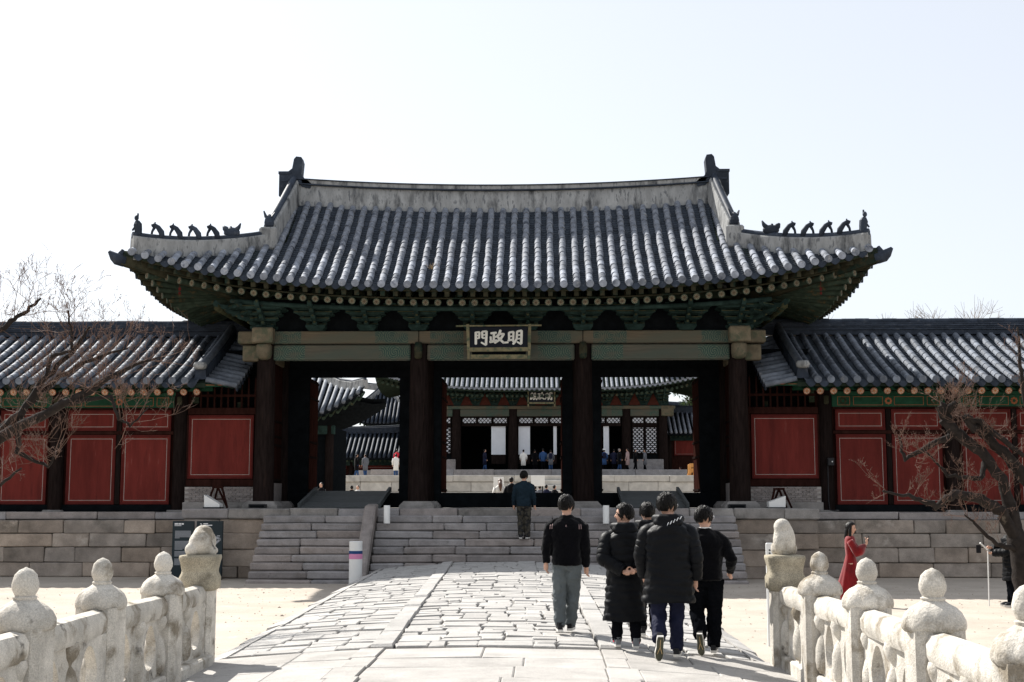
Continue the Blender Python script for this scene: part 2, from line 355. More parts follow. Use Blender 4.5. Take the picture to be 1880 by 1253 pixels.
# ------------------------------------------------------------ ground, path, platforms, stairs
b = B(); b.grid(lambda u, v: (u, v, 0), [-900, -200, -60, -30, -15, 0, 15, 30, 60, 200, 900], [-60, 0, 15, 30, 36, 43, 60, 200, 1500])
X(b, 'ground', sand, kind='structure')
b = B(); b.grid(lambda u, v: (u, v, 1.3), [-70, -20, 0, 20, 70], [43.4, 60, 80, 100, 150]); b.add([(-70,43.4,0),(70,43.4,0),(70,43.4,1.3),(-70,43.4,1.3)], [(0,1,2,3)])
X(b, 'courtyard', sand, kind='structure')
def zp(x, y): return .40+.010*(y-16)-.14*((x-.5)/3.1)**2 - (.008*(15.6-y) if y < 15.6 else 0)*-1
def lane_edges(y): return (-2.55-.016*(y-16), -.75-.027*(y-16.7), 1.95-.010*(y-16.8), 3.62-.006*(y-16))
b = B(); b.grid(lambda u, v: (u, v, zp(u, v)-.05), [-2.7+.35*i for i in range(19)], [2+.8*i for i in range(40)])
path = X(b, 'path', dirt, kind='structure', smooth=True)
def paver(bm, q, th=.14, c=.011, dz=0., fl=1.):
    """q: four corners (x,y) counter-clockwise"""
    cx = sum(p[0] for p in q)/4; cy = sum(p[1] for p in q)/4; V = []
    tx, ty = R.uniform(-.022, .022)*fl, R.uniform(-.022, .022)*fl; h = dz+R.uniform(-.010, .012)*fl
    for kin, zz in ((1, 0), (0, -c), (0, -th)):
        for x, y in q:
            d = math.hypot(x-cx, y-cy); f = 1-(c*1.6/d if kin else 0)
            px, py = cx+(x-cx)*f, cy+(y-cy)*f
            V.append((px, py, zp(px, py)+zz+h+tx*(px-cx)+ty*(py-cy)))
    F = [(0, 1, 2, 3)]+[(4+k, 4+(k+1) % 4, (k+1) % 4, k) for k in range(4)]+[(8+k, 8+(k+1) % 4, 4+(k+1) % 4, 4+k) for k in range(4)]
    bm.add(V, F)
def cut(x0, x1, y0, y1, tw, td, out):
    w_, d_ = x1-x0, y1-y0
    if w_ < tw*R.uniform(.9, 1.5) and d_ < td*R.uniform(.95, 1.6): out.append((x0, x1, y0, y1)); return
    f = R.uniform(.36, .64)
    if w_/tw > d_/td*.9: m = x0+w_*f; cut(x0, m, y0, y1, tw, td, out); cut(m, x1, y0, y1, tw, td, out)
    else: m = y0+d_*f; cut(x0, x1, y0, m, tw, td, out); cut(x0, x1, m, y1, tw, td, out)
stones = []
for ln in range(3):
    cells = []
    y = 15.7
    while y < 33.2:
        y2 = min(y+R.uniform(1.5, 2.6), 33.2); cut(0, 1, y, y2, (.34, .20, .34)[ln], .38, cells); y = y2
    for (u0, u1, y0, y1) in cells:
        q = []
        for u, yy in ((u0, y0), (u1, y0), (u1, y1), (u0, y1)):
            e = lane_edges(yy); a_, b_ = e[ln]+(.14 if ln else 0), e[ln+1]-(.14 if ln < 2 else 0)
            q.append((a_+(b_-a_)*u+R.uniform(-.03, .03), yy+R.uniform(-.03, .03)))
        cx = sum(p[0] for p in q)/4; cy = sum(p[1] for p in q)/4
        g = R.uniform(.004, .012)
        q = [(x-g*(1 if x > cx else -1), yy-g*(1 if yy > cy else -1)) for x, yy in q]
        stones.append((cy, q, .02 if ln == 1 else 0))
stones.sort(key=lambda s: s[0])
far = B()
for i, (cy, q, dz) in enumerate(stones):
    if i < 300: k = B(); paver(k, q, dz=dz); X(k, 'paving_stone', stone_pave, path)
    else: paver(far, q, dz=dz)
X(far, 'far_paving_stones', stone_pave, path, kind='stuff')
for side in (1, 2):                       # raised strips between the lanes
    y = 15.7
    while y < 33.0:
        y2 = min(y+R.uniform(.9, 1.9), 33.2); a0, a1 = lane_edges(y)[side], lane_edges(y2)[side]; k = B()
        wv = R.uniform(-.015, .015)
        paver(k, [(a0-.125+wv, y+.01), (a0+.125, y+.01), (a1+.125, y2-.01), (a1-.125+wv, y2-.01)], dz=.05, c=.03); X(k, 'edge_stone', stone_pave, path); y = y2
for side in (0, 3):                       # kerbs along both outer edges
    y = 15.6; sg = -1 if side == 0 else 1
    while y < 33.0:
        y2 = min(y+R.uniform(.8, 1.7), 33.1); a0, a1 = lane_edges(y)[side], lane_edges(y2)[side]; k = B()
        o0, o1 = R.uniform(.16, .28), R.uniform(.16, .28); z0, z1 = zp(a0, y), zp(a1, y2)
        V = [(a0, y+.01, z0+.015), (a1, y2-.01, z1+.015), (a1+sg*o1, y2-.01, z1-.05), (a0+sg*o0, y+.01, z0-.05), (a1+sg*(o1+.12), y2-.01, -.02), (a0+sg*(o0+.12), y+.01, -.02), (a0, y+.01, z0-.2), (a1, y2-.01, z1-.2)]
        F = [(0, 1, 2, 3), (3, 2, 4, 5), (0, 6, 7, 1), (0, 3, 5, 6), (1, 7, 4, 2)]
        k.add(V, [f[::-1] for f in F] if sg > 0 else F); X(k, 'kerb_stone', stone_pave, path); y = y2
# bridge deck: large worn slabs
deckb = B(); deckb.box(-3.0, 4.35, -3, 15.45, -.02, .19)
deck = X(deckb, 'bridge_deck', stone_deck, kind='structure')
y = 4.0; lanes = (-2.75, -.95, -.62, 1.8, 2.1, 4.1)
while y < 15.5:
    y2 = min(y+R.uniform(.55, .95), 15.62)
    if 15.62-y2 < .4: y2 = 15.62
    xs = [-2.75, -1.9+R.uniform(-.3, .3), -.95+R.uniform(-.1, .1), -.62+R.uniform(-.06, .06), .6+R.uniform(-.4, .4), 1.82+R.uniform(-.05, .05), 2.12+R.uniform(-.06, .06), 3.1+R.uniform(-.3, .3), 4.05]
    for i in range(8):
        k = B(); g = .003
        q = [(xs[i]+g, y+g), (xs[i+1]-g, y+g+R.uniform(-.02, .02)), (xs[i+1]-g, y2-g), (xs[i]+g, y2-g+R.uniform(-.02, .02))]
        paver(k, q, th=.35, c=.012, dz=.018 if i in (2, 5) else 0., fl=.3); X(k, 'deck_slab', stone_deck, deck)
    y = y2
# ---- platforms: every block of every course is a piece
def course(parent, x0, x1, yf, z0, z1, lmin, lmax, mats, depth=.5, c=.022, name='stone_block', j=.014):
    x = x0
    while x < x1-.05:
        x2 = x+R.uniform(lmin, lmax)
        if x1-x2 < lmin*.6: x2 = x1
        k = B(); o_ = R.uniform(-.018, .018); k.cbox(x+.006, x2-.006, yf+o_, yf+depth, z0+.005, z1-.005, c, j)
        X(k, name, R.choice(mats), parent); x = x2
gp = T('stone_platform', (0, 36, 0), 'tall stone platform with stacked blocks carrying the gate', 'platform')
k = B(); k.box(-8.55, 8.55, 36.1, 43.3, 0, 1.86); X(k, 'core', stone_cap, gp)
for sx0, sx1 in ((-8.65, -6.38), (6.38, 8.65)):
    for z0, z1 in ((0, .32), (.32, .78), (.78, 1.22), (1.22, 1.6)): course(gp, sx0, sx1, 35.95, z0, z1, .8, 1.6, [stone_wall])
course(gp, -8.7, 8.7, 35.88, 1.6, 1.9, 1.2, 2.2, [stone_cap, stone_st], .7, .03, 'coping_stone')
y = 36.6
while y < 43.3:
    course(gp, -8.55, 8.55, y, 1.7, 1.895, 1.1, 1.9, [stone_cap], .86, .012, 'floor_slab', .003); y += .87
def corr_platform(sg, x0, x1, lab):
    p = T('corridor_platform', ((x0+x1)/2, 37, 0), lab, 'platform')
    k = B(); k.box(x0+.02, x1-.02, 36.85, 44, 0, 1.55); k.box(x0+.02, x1-.02, 37.4, 43.9, 1.55, 1.76); X(k, 'core', stone_cap, p)
    for z0, z1 in ((0, .40), (.40, .82), (.82, 1.20), (1.20, 1.57)): course(p, x0, x1, 36.65, z0, z1, .8, 1.9, [stone_wall], .45)
    course(p, x0, x1, 37.12, 1.57, 1.79, 1.5, 2.8, [stone_st], .9, .02, 'coping_stone')
    k = B(); k.box(x0, x1, 37.9, 43.9, 1.755, 1.78); X(k, 'floor', stone_cap, p)
corr_platform(-1, -18.5, -8.66, 'weathered stone block platform under the corridor beside the dark information boards')
corr_platform(1, 8.66, 18.5, 'weathered stone block platform behind the woman in red')
# ---- stairs
st = T('stone_staircase', (0, 34, 0), 'wide worn granite stairs in three flights up to the gate', 'staircase')
NS, RS, TR, YT = 9, .2, .235, 35.86
for fi, (x0, x1, lm, lx) in enumerate(((-6.4, -3.62, 1.0, 1.7), (-3.3, 3.3, .8, 2.3), (3.62, 6.4, 1.0, 1.7))):
    for i in range(NS):
        z1 = 1.70-i*RS+.0; z0 = z1-RS; yf = YT-(i+1)*TR
        if z1 < .06: continue
        ex = .001*i
        x = x0-(ex*3 if fi == 0 else 0); xe = x1+(ex*3 if fi == 2 else 0)
        while x < xe-.05:
            x2 = x+R.uniform(lm, lx)
            if xe-x2 < lm*.6: x2 = xe
            k = B(); o_ = R.uniform(-.015, .015)
            k.cbox(x+.006, x2-.006, yf+o_, yf+.5, max(z0, -.05)+.003, z1-R.uniform(.0, .012), .032, .012); X(k, 'step_stone', stone_st, st); x = x2
for sg in (-1, 1):
    k = B(); rr = []
    for y, z, h in ((35.95, 2.02, .36), (35.5, 1.98, .45), (34.6, 1.22, .5), (34.0, .70, .5), (33.72, .42, .42), (33.58, .2, .3)):
        rr.append([(sg*3.46-.15, y, z-h), (sg*3.46+.15, y, z-h), (sg*3.46+.155, y, z-.03), (sg*3.46+.11, y-.02, z), (sg*3.46-.11, y-.02, z), (sg*3.46-.155, y, z-.03)])
    k.loft(rr); X(k, 'stair_rail_stone', stone_st, st)
k = B(); k.box(-3.7, 3.7, 34.4, 36.0, 0, .3); k.box(-6.3, 6.3, 35.0, 36.0, 0, .9); k.box(-6.3, 6.3, 35.5, 36.1, 0, 1.5); X(k, 'core', stone_cap, st)

# loose grit on the sandy yard
gv = B(); rg = random.Random(3)
for i in range(2600):
    x, y = rg.uniform(-14, 15), 16+17*rg.random()**1.4
    if -3.3 < x < 4.3: continue
    r_ = rg.uniform(.008, .03)*(1 if rg.random() < .93 else 1.8); a = rg.uniform(0, 6.3); gv.add([(x+r_*math.cos(a+t)*rg.uniform(.7, 1.2), y+r_*math.sin(a+t)*rg.uniform(.7, 1.2), -.003) for t in (0, 1.57, 3.14, 4.71)]+[(x, y, r_*.6)], [(0, 1, 4), (1, 2, 4), (2, 3, 4), (3, 0, 4)])
X(gv, 'grit', stone_wall, kind='stuff', label='small loose grit scattered over the sandy yard', cat='gravel')
# ------------------------------------------------------------ the gate
Y0 = 39.75                      # ridge line
Z_E, LIFT, XC, XG = 7.95, .95, 10.3, 6.5
def vE(x): return 4.40+.45*min(1.1, abs(x)/XC)**3
def zE(x): return Z_E+LIFT*min(1.1, abs(x)/XC)**3
def zT(x): return 11.12+.25*min(1, abs(x)/XG)**2
def SF(x, v):
    s = v/vE(x); f = 1.2*s-.2*s*s
    return Vector((x, Y0-v, zT(x)-(zT(x)-zE(x))*f))
def vS(x):                      # where the front slope begins (ridge, or corner ridge)
    ax = abs(x); return .15 if ax < XG+.2 else 2.45+(ax-XG)*(2.3/3.8)
gate = T('palace_gate', (0, 37.5, 1.9), 'wide wooden palace gate with sweeping grey tiled roof and three doorways', 'gate')
# columns
CXS = (-6.8, -2.36, 2.36, 6.8)
def col_mesh(h, r0, r1, mat, n=18):
    k = B(); k.lathe([(r0*(1-.0*t)+(r1-r0)*t, h*t) for t in (0, .25, .5, .75, 1)], n=n); return auto_smooth(k.mesh('column', mat), 60)
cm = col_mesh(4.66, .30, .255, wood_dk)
k = B(); k.loft([[(-.5,-.5,0),(.5,-.5,0),(.5,.5,0),(-.5,.5,0)], [(-.49,-.49,.08),(.49,-.49,.08),(.49,.49,.08),(-.49,.49,.08)], [(-.38,-.38,.2),(.38,-.38,.2),(.38,.38,.2),(-.38,.38,.2)]])
bm_ = k.mesh('base_stone', stone_cap)
for yy in (37.5, Y0, 42.0):
    for x in CXS:
        O('base_stone', bm_, gate, Matrix.Translation((x, yy, 1.89)))
        O('column', cm, gate, Matrix.Translation((x, yy, 2.08)) @ Matrix.Rotation(R.uniform(0, 6), 4, 'Z'))
# beams on the front and back rows
for yy, fr in ((37.5, 1), (42.0, 0)):
    k = B()
    for x0, x1 in ((-6.8, -2.36), (-2.36, 2.36), (2.36, 6.8)):
        k = B(); L = (x1-x0)/2-.24; k.cbox(-L, L, -.14, .14, -.22, .22, .03)
        O('tie_beam', k.mesh('tie_beam', beam_lo), gate, Matrix.Translation(((x0+x1)/2, yy-.06, 6.345)))
    for x0, x1 in ((-7.0, -2.36), (-2.35, 2.35), (2.36, 7.0)):
        k = B(); L = (x1-x0)/2-.003; k.cbox(-L, L, -.24, .24, -.18, .18, .02)
        O('plate_beam', k.mesh('plate_beam', beam_up), gate, Matrix.Translation(((x0+x1)/2, yy-.05, 6.775)))
for sg in (-1, 1):                # projecting beam ends, corner blocks and the side beams
    for yy in (37.45, 42.0):
        k = B(); k.cbox(min(sg*7.004, sg*7.58), max(sg*7.004, sg*7.58), yy-.26, yy+.26, 6.60, 6.955, .03); X(k, 'beam_end', end_wood, gate)
        k = B(); k.cbox(min(sg*6.98, sg*7.46), max(sg*6.98, sg*7.46), yy-.14, yy+.14, 6.10, 6.56, .03); X(k, 'beam_end', end_wood, gate)
    k = B(); k.cbox(sg*6.8-.3, sg*6.8+.3, 36.84, 37.2, 6.585, 7.03, .035); X(k, 'corner_block', end_wood, gate)
    k = B(); k.lathe([(.10, 0), (.2, .06), (.225, .2), (.22, .4), (.19, .46)], (sg*6.8, 37.16, 6.12), 12, .5); X(k, 'beam_nose', end_wood, gate, smooth=True)
    k = B(); k.cbox(sg*6.8-.14, sg*6.8+.14, 37.78, 39.5, 6.12, 6.56, .03); k.cbox(sg*6.8-.14, sg*6.8+.14, 40.0, 41.75, 6.12, 6.56, .03); k.cbox(sg*6.8-.22, sg*6.8+.22, 37.7, 41.76, 6.6, 6.95, .03)
    X(k, 'side_beam', end_wood, gate)
    # side wall: brick foot, posts and red panels seen through the front bay
    k = B(); k.box(sg*6.8-.09, sg*6.8+.09, 37.75, 39.5, 2.75, 6.12); X(k, 'side_wall', wood_red, gate)
    k = B(); k.box(sg*6.8-.13, sg*6.8+.13, 37.8, 39.48, 1.89, 2.62); X(k, 'brick_footing', brick_m, gate)
    for z in (2.68, 3.7, 3.95, 4.4):
        k = B(); k.box(sg*6.8-.115, sg*6.8+.115, 37.76, 39.49, z, z+.07); X(k, 'wall_rail', wood_dk, gate)
for x in (-2.36, 2.36):
    k = B(); k.lathe([(.07, 0), (.11, .05), (.12, .3), (.09, .48)], (x, 37.18, 6.14), 10, .4); X(k, 'beam_nose', raft_wood, gate, smooth=True)
# middle row: thresholds, lintel boards, jambs, opened door leaves
for i, (x0, x1, o0, o1) in enumerate(((-6.8, -2.36, -5.93, -3.15), (-2.36, 2.36, -1.88, 1.80), (2.36, 6.8, 2.98, 5.95))):
    k = B(); k.cbox(x0+.28, x1-.28, Y0-.13, Y0+.13, 1.9, 2.345, .02); X(k, 'threshold', wood_blk, gate)
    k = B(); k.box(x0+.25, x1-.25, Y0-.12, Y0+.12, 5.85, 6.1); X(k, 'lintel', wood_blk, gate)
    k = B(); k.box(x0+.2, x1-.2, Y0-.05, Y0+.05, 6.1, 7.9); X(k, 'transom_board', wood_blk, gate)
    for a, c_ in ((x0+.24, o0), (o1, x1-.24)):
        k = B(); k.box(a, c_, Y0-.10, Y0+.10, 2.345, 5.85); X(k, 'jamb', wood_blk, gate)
    for hx, dr in ((o0, 1), (o1, -1)):
        d = B(); lw = (o1-o0)/2-.02; d.box(hx-.035 if dr > 0 else hx-.02, hx+.02 if dr > 0 else hx+.035, Y0+.12, Y0+.12+lw, 2.36, 5.83)
        dl = X(d, 'door_leaf', wood_red, gate)
        for z in (2.4, 3.4, 3.85, 5.2, 5.72):
            k = B(); k.box(hx-.05, hx+.05, Y0+.13, Y0+.11+lw, z, z+.06); X(k, 'door_rail', wood_dk, dl)
# dark board wall between brackets, ceiling
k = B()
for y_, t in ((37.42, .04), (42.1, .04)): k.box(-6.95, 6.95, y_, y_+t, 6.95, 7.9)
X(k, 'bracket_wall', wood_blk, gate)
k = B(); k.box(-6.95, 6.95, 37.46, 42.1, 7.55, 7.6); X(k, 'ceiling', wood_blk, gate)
for sg in (-1, 1):
    k = B(); k.box(sg*6.9-.03, sg*6.9+.03, 37.46, 42.1, 6.95, 7.9); X(k, 'bracket_wall', wood_blk, gate)
for x in CXS[1:3]+(-4.6, 4.6, 0):
    k = B(); k.cbox(x-.16, x+.16, 37.6, 41.9, 6.62, 7.05, .03); X(k, 'cross_beam', wood_blk, gate)
# bracket sets (shared meshes): arms, bearing blocks and beaks in three stepped tiers
def bracket():
    a = B(); a.loft([[(-.2,-.2,0),(.2,-.2,0),(.2,.2,0),(-.2,.2,0)], [(-.28,-.26,.1),(.28,-.26,.1),(.28,.26,.1),(-.28,.26,.1)], [(-.28,-.26,.16),(.28,-.26,.16),(.28,.26,.16),(-.28,.26,.16)]])
    arms = B(); trim = B(); blk = B()
    for t in range(4):
        z = .13+.135*t
        for p in range(t+1):
            y_ = -.30*p; L = .30+.13*t-(.04 if p < t else 0)
            hb = .10
            poly = [(-L, hb), (L, hb), (L, .06), (L-.10, .015), (L-.2, 0), (-L+.2, 0), (-L+.1, .015), (-L, .06)]
            arms.prism(poly, lambda u, v, y_=y_, z=z: (u, y_-.05, z+v), lambda u, v, y_=y_, z=z: (u, y_+.05, z+v))
            if p == t:
                trim.prism([(-L+.02, hb-.03), (L-.02, hb-.03), (L-.02, hb-.008), (-L+.02, hb-.008)], lambda u, v, y_=y_, z=z: (u, y_-.056, z+v), lambda u, v, y_=y_, z=z: (u, y_-.049, z+v))
                for q in (-L+.07, 0, L-.07): blk.box(q-.06, q+.06, y_-.07, y_+.07, z+hb, z+hb+.04)
        yt = -.30*(t+1)+.04
        poly = [(.3, .11), (yt+.02, .11), (yt-.10, .125+.03*t), (yt-.17, .09+.02*t), (yt-.08, .03), (yt+.1, -.01), (.3, -.01)]
        arms.prism(poly, lambda u, v, z=z: (-.06, u, z+v), lambda u, v, z=z: (.06, u, z+v))
        trim.ell((0, yt-.14, z+.10+.02*t), .045, .05, .045, 8, 5)
    return a.mesh('bracket_capital', brk_green), arms.mesh('bracket_arms', brk_green), trim.mesh('bracket_trim', brk_green2), blk.mesh('bearing_block', brk_green)
BM = bracket()
BX = [-6.8+i*1.48 for i in range(3)]+[-2.36+i*1.573 for i in range(3)]+[2.36+i*1.48 for i in range(4)]
def put_bracket(mw):
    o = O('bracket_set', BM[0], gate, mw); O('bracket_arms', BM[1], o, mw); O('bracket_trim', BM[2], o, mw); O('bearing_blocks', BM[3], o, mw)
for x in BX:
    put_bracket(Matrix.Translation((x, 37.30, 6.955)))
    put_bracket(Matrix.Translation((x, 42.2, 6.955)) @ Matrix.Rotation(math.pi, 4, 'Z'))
for sg in (-1, 1):
    for yy in (38.25, 39.75, 41.25): put_bracket(Matrix.Translation((sg*6.95, yy, 6.955)) @ Matrix.Rotation(-sg*math.pi/2 if sg < 0 else math.pi/2, 4, 'Z'))
    for yy, an in ((37.35, 1), (42.1, -1)):
        put_bracket(Matrix.Translation((sg*6.85, yy, 6.955)) @ Matrix.Rotation(sg*an*math.pi/4 if an > 0 else math.pi+sg*an*math.pi/4, 4, 'Z') @ Matrix.Diagonal((.8, 1.3, 1, 1)))
# eave purlins
k = B(); k.tube([(x, 36.28, 7.455+.25*(abs(x)/7.6)**3) for x in [-7.6+.76*i for i in range(21)]], .07, 10); X(k, 'eave_purlin', brk_green, gate, smooth=True)
k = B(); k.tube([(-7.6, 43.2, 7.43), (7.6, 43.2, 7.43)], .095, 10); X(k, 'eave_purlin', brk_green2, gate, smooth=True)
for sg in (-1, 1):
    k = B(); k.tube([(sg*7.95, 36.2, 7.5), (sg*7.95, 43.3, 7.5)], .095, 10); X(k, 'eave_purlin', brk_green2, gate, smooth=True)
# ---- roof bed
roof_b = B()
us = [-10.3+20.6*i/40 for i in range(41)]
def bedF(x, r): v0 = vS(x) if abs(x) > XG+.2 else 0.; v = v0+(vE(x)-v0)*r; p = SF(x, v); p.z -= .03; return p
def botF(x, r):
    v = 1.2+(vE(x)-1.2)*r if abs(x) <= XG+.2 else vS(x)+(vE(x)-vS(x))*r
    return Vector((x, Y0-v, zE(x)-.13+(vE(x)-v)*.40))
for mir in (1, -1):
    fl = lambda p: Vector((p.x, p.y if mir > 0 else 2*Y0-p.y, p.z))
    roof_b.grid(lambda u, v: fl(bedF(u, v)), us, [i/8 for i in range(9)])
    roof_b.grid(lambda u, v: fl(botF(u, v)), us, [i/5 for i in range(6)])
    roof_b.grid(lambda u, v: fl(bedF(u, 1)*(1-v)+botF(u, 1)*v), us, [0, 1])
def xEs(w_): return 9.95+.35*(abs(w_)/4.85)**3
def zEs(w_): return Z_E+LIFT*(abs(w_)/4.85)**3
def wlim(x): return 2.2+(x-XG)*(2.65/3.8)
def SS(sg, w_, r):               # side slope
    xe = xEs(w_); x0 = 6.35 if abs(w_) < 2.2 else XG+(abs(w_)-2.2)*(3.8/2.65); x = x0+(xe-x0)*r
    zt = 9.75; q = (x-6.35)/(xe-6.35); return Vector((sg*x, Y0+w_, zt-(zt-zEs(w_))*(1.15*q-.15*q*q)))
ws = [-4.85+9.7*i/24 for i in range(25)]
for sg in (-1, 1):
    roof_b.grid(lambda u, v: SS(sg, u, v)-Vector((0, 0, .03)), ws, [i/5 for i in range(6)])
    roof_b.grid(lambda u, v: Vector((sg*(7.2+(xEs(u)-7.2)*v), Y0+u, zEs(u)-.13+(xEs(u)-7.2)*(1-v)*.40)) if abs(u) < 2.6 else SS(sg, u, v)-Vector((0, 0, .13+.1*(1-v))), ws, [i/5 for i in range(6)])
    roof_b.grid(lambda u, v: SS(sg, u, 1)-Vector((0, 0, .03+.10*v)), ws, [0, 1])
    roof_b.add([(sg*6.3, Y0-2.4, 9.6), (sg*6.3, Y0+2.4, 9.6), (sg*6.3, Y0, 11.3)], [(0, 1, 2)])
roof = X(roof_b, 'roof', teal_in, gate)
# ---- roof tiles
def tube_tile(L, r, n=7, mat=tile_tube):
    """half-round cover tile along -Y (downhill), a bit wider at its lower lip"""
    k = B(); rings = []
    for y_, f in ((.02, .93), (-L+.03, 1.0), (-L+.012, 1.06), (-L, 1.05)):
        rings.append([(r*f*math.cos(math.pi*t/(n-1)), y_, r*f*math.sin(math.pi*t/(n-1))*1.05) for t in range(n)])
    k.loft(rings, closed=False)
    k.add(rings[-1], [tuple(range(n))]); return auto_smooth(k.mesh('cover_tile', mat), 50)
TL = .315
tt = tube_tile(TL, .098)
tm_end = B(); tm_end.lathe([(.0, 0), (.105, 0), (.105, .035), (.0, .04)], n=14); tm_end = tm_end.mesh('end_tile', tile_tube)
def frame(p, q, side):
    """matrix with -Y along p->q, X along side"""
    d = (q-p).normalized(); y_ = -d; z = Vector(side).cross(y_).normalized(); x = y_.cross(z)
    return Matrix(((x.x, y_.x, z.x, p.x), (x.y, y_.y, z.y, p.y), (x.z, y_.z, z.z, p.z), (0, 0, 0, 1)))
def add_mesh(bm, me, mw):
    bm.add([mw @ v.co for v in me.vertices], [tuple(p.vertices) for p in me.polygons])
drip = B()
dn = 9
pts = [(-.15, .03)]+[(.15*-math.cos(math.pi*i/(dn-1)), .0-.135*math.sin(math.pi*i/(dn-1))*1.0) for i in range(dn)]+[(.15, .03)]
pts = [(-.15, .04), (-.15, 0)]+[(-.15+.3*i/8, -.13*math.sin(math.pi*i/8)) for i in range(1, 8)]+[(.15, 0), (.15, .04)]
drip.prism(pts, lambda a, c_: (a, -.02-.02*(-c_/.13), c_), lambda a, c_: (a, .015, c_)); drip_m = drip.mesh('drip_tile', tile_dark)
nt_ = 57; xs = [(-10.0+20.0*i/(nt_-1)) for i in range(nt_)]
cands = []; stuff = B(); pan = B()
for i, x in enumerate(xs):
    v0, v1 = vS(x)+.12, vE(x)+.05
    # walk down the slope in tile lengths from the eave up
    v = v1; lst = []
    while v > v0:
        p1 = SF(x+R.uniform(-.006, .006), v); vv = max(v-TL*.84, v0-.1); p0 = SF(x, vv); lst.append((v, p0, p1)); v = vv
    for j, (v, p0, p1) in enumerate(lst):
        mw = frame(p0+Vector((R.uniform(-.013, .013), 0, .043+R.uniform(0, .012))), p1+Vector((R.uniform(-.013, .013), 0, .045+R.uniform(0, .008))), (1, 0, 0))
        cands.append((j, i, mw))
    e = SF(x, v1); mw = Matrix.Translation((x, Y0-v1-.02, e.z+.05)) @ Matrix.Rotation(rad(90), 4, 'X')
    O('end_tile', tm_end, roof, mw)
    if i < nt_-1:
        xm = (x+xs[i+1])/2; vv = vE(xm)+.02; p = SF(xm, vv)
        O('drip_tile', drip_m, roof, Matrix.Translation((xm, p.y-.01, p.z-.03)) @ Matrix.Rotation(rad(R.uniform(-4, 4)), 4, 'Y'))
        # concave pan tiles
        vtop = min(vS(xm), vE(xm)-.3); n_ = int((vE(xm)-vtop)/.125); half = .16
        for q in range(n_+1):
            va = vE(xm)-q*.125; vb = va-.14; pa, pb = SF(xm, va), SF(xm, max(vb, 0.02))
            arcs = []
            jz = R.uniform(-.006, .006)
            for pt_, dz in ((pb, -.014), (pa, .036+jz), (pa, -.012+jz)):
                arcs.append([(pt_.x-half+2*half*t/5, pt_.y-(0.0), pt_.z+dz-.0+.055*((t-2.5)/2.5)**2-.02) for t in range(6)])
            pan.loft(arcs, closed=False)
cands.sort(key=lambda c_: (c_[0], c_[1]))
for n_, (j, i, mw) in enumerate(cands):
    if n_ < 300: O('cover_tile', tt, roof, mw)
    else: add_mesh(stuff, tt, mw)
me = stuff.mesh('cover_tiles', tile_tube); O('upper_cover_tiles', auto_smooth(me, 50), roof, kind='stuff')
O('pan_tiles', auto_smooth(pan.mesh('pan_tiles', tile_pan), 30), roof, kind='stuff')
side_t = B(); side_d = B()
for sg in (-1, 1):
    for i in range(27):
        w_ = -4.62+9.24*i/26
        r = 1.0; ps = [SS(sg, w_, q/6) for q in range(7)]
        ps[-1] = ps[-1]+Vector((sg*.05, 0, 0))
        side_t.tube([p+Vector((0, 0, .04)) for p in ps], .1, 7)
        e = ps[-1]; O('drip_tile', drip_m, roof, Matrix.Translation((e.x, e.y+.17, e.z-.03)) @ Matrix.Rotation(sg*rad(90), 4, 'Z'))
    # back slope rows
for i, x in enumerate(xs):
    ps = [SF(x, vS(x)+(vE(x)+.05-vS(x))*q/6) for q in range(7)]
    side_t.tube([(p.x, 2*Y0-p.y, p.z+.05) for p in ps], .095, 6)
X(side_t, 'side_and_rear_tiles', tile_tube, roof, smooth=True, kind='stuff')
# ---- ridges in lime plaster
def ridge(parent, pts, w0, h, name, mat=plaster, capm=tile_dark, cap=True, taper=.85, capw=.0):
    """pts: base centre line; plastered wall with a dark tile line on top"""
    k = B(); c_ = B(); pts = [Vector(p) for p in pts]; rings = []; top = []
    for i, p in enumerate(pts):
        d = pts[min(i+1, len(pts)-1)]-pts[max(i-1, 0)]; d.z = 0; d.normalize(); a = Vector((-d.y, d.x, 0)); hh = h[i] if isinstance(h, list) else h
        U = Vector((0, 0, 1)); w1 = w0*taper
        rings.append([p+a*w0/2, p-a*w0/2, p-a*w1/2+U*hh*.93, p-a*w1*.4+U*hh, p+a*w1*.4+U*hh, p+a*w1/2+U*hh*.93]); top.append(p+U*(hh+.03))
    k.loft(rings); o = O(name, auto_smooth(k.mesh(name, mat), 30), parent)
    if cap:
        c_.tube(top, .10+capw, 8); O('ridge_cap', auto_smooth(c_.mesh('ridge_cap', capm), 60), o)
    return o
n_ = 16
px_ = [-6.55+13.1*i/n_ for i in range(n_+1)]
mr = ridge(roof, [(x, Y0, 10.85+.25*(x/6.5)**2) for x in px_], .42, .78, 'main_ridge', cap=False, taper=.8)
k = B()
for a, z0, z1, wd in ((0, .77, .805, .50), (1, .805, .93, .40), (2, .93, .965, .46)):
    rings = []
    for x in px_:
        z = 10.85+.25*(x/6.5)**2; rings.append([(x, Y0-wd/2, z+z0), (x, Y0+wd/2, z+z0), (x, Y0+wd/2, z+z1), (x, Y0-wd/2, z+z1)])
    kk = B(); kk.loft(rings); X(kk, ('ridge_tile_line', 'ridge_coping', 'ridge_tile_line')[a], (tile_dark, plaster, tile_dark)[a], mr)
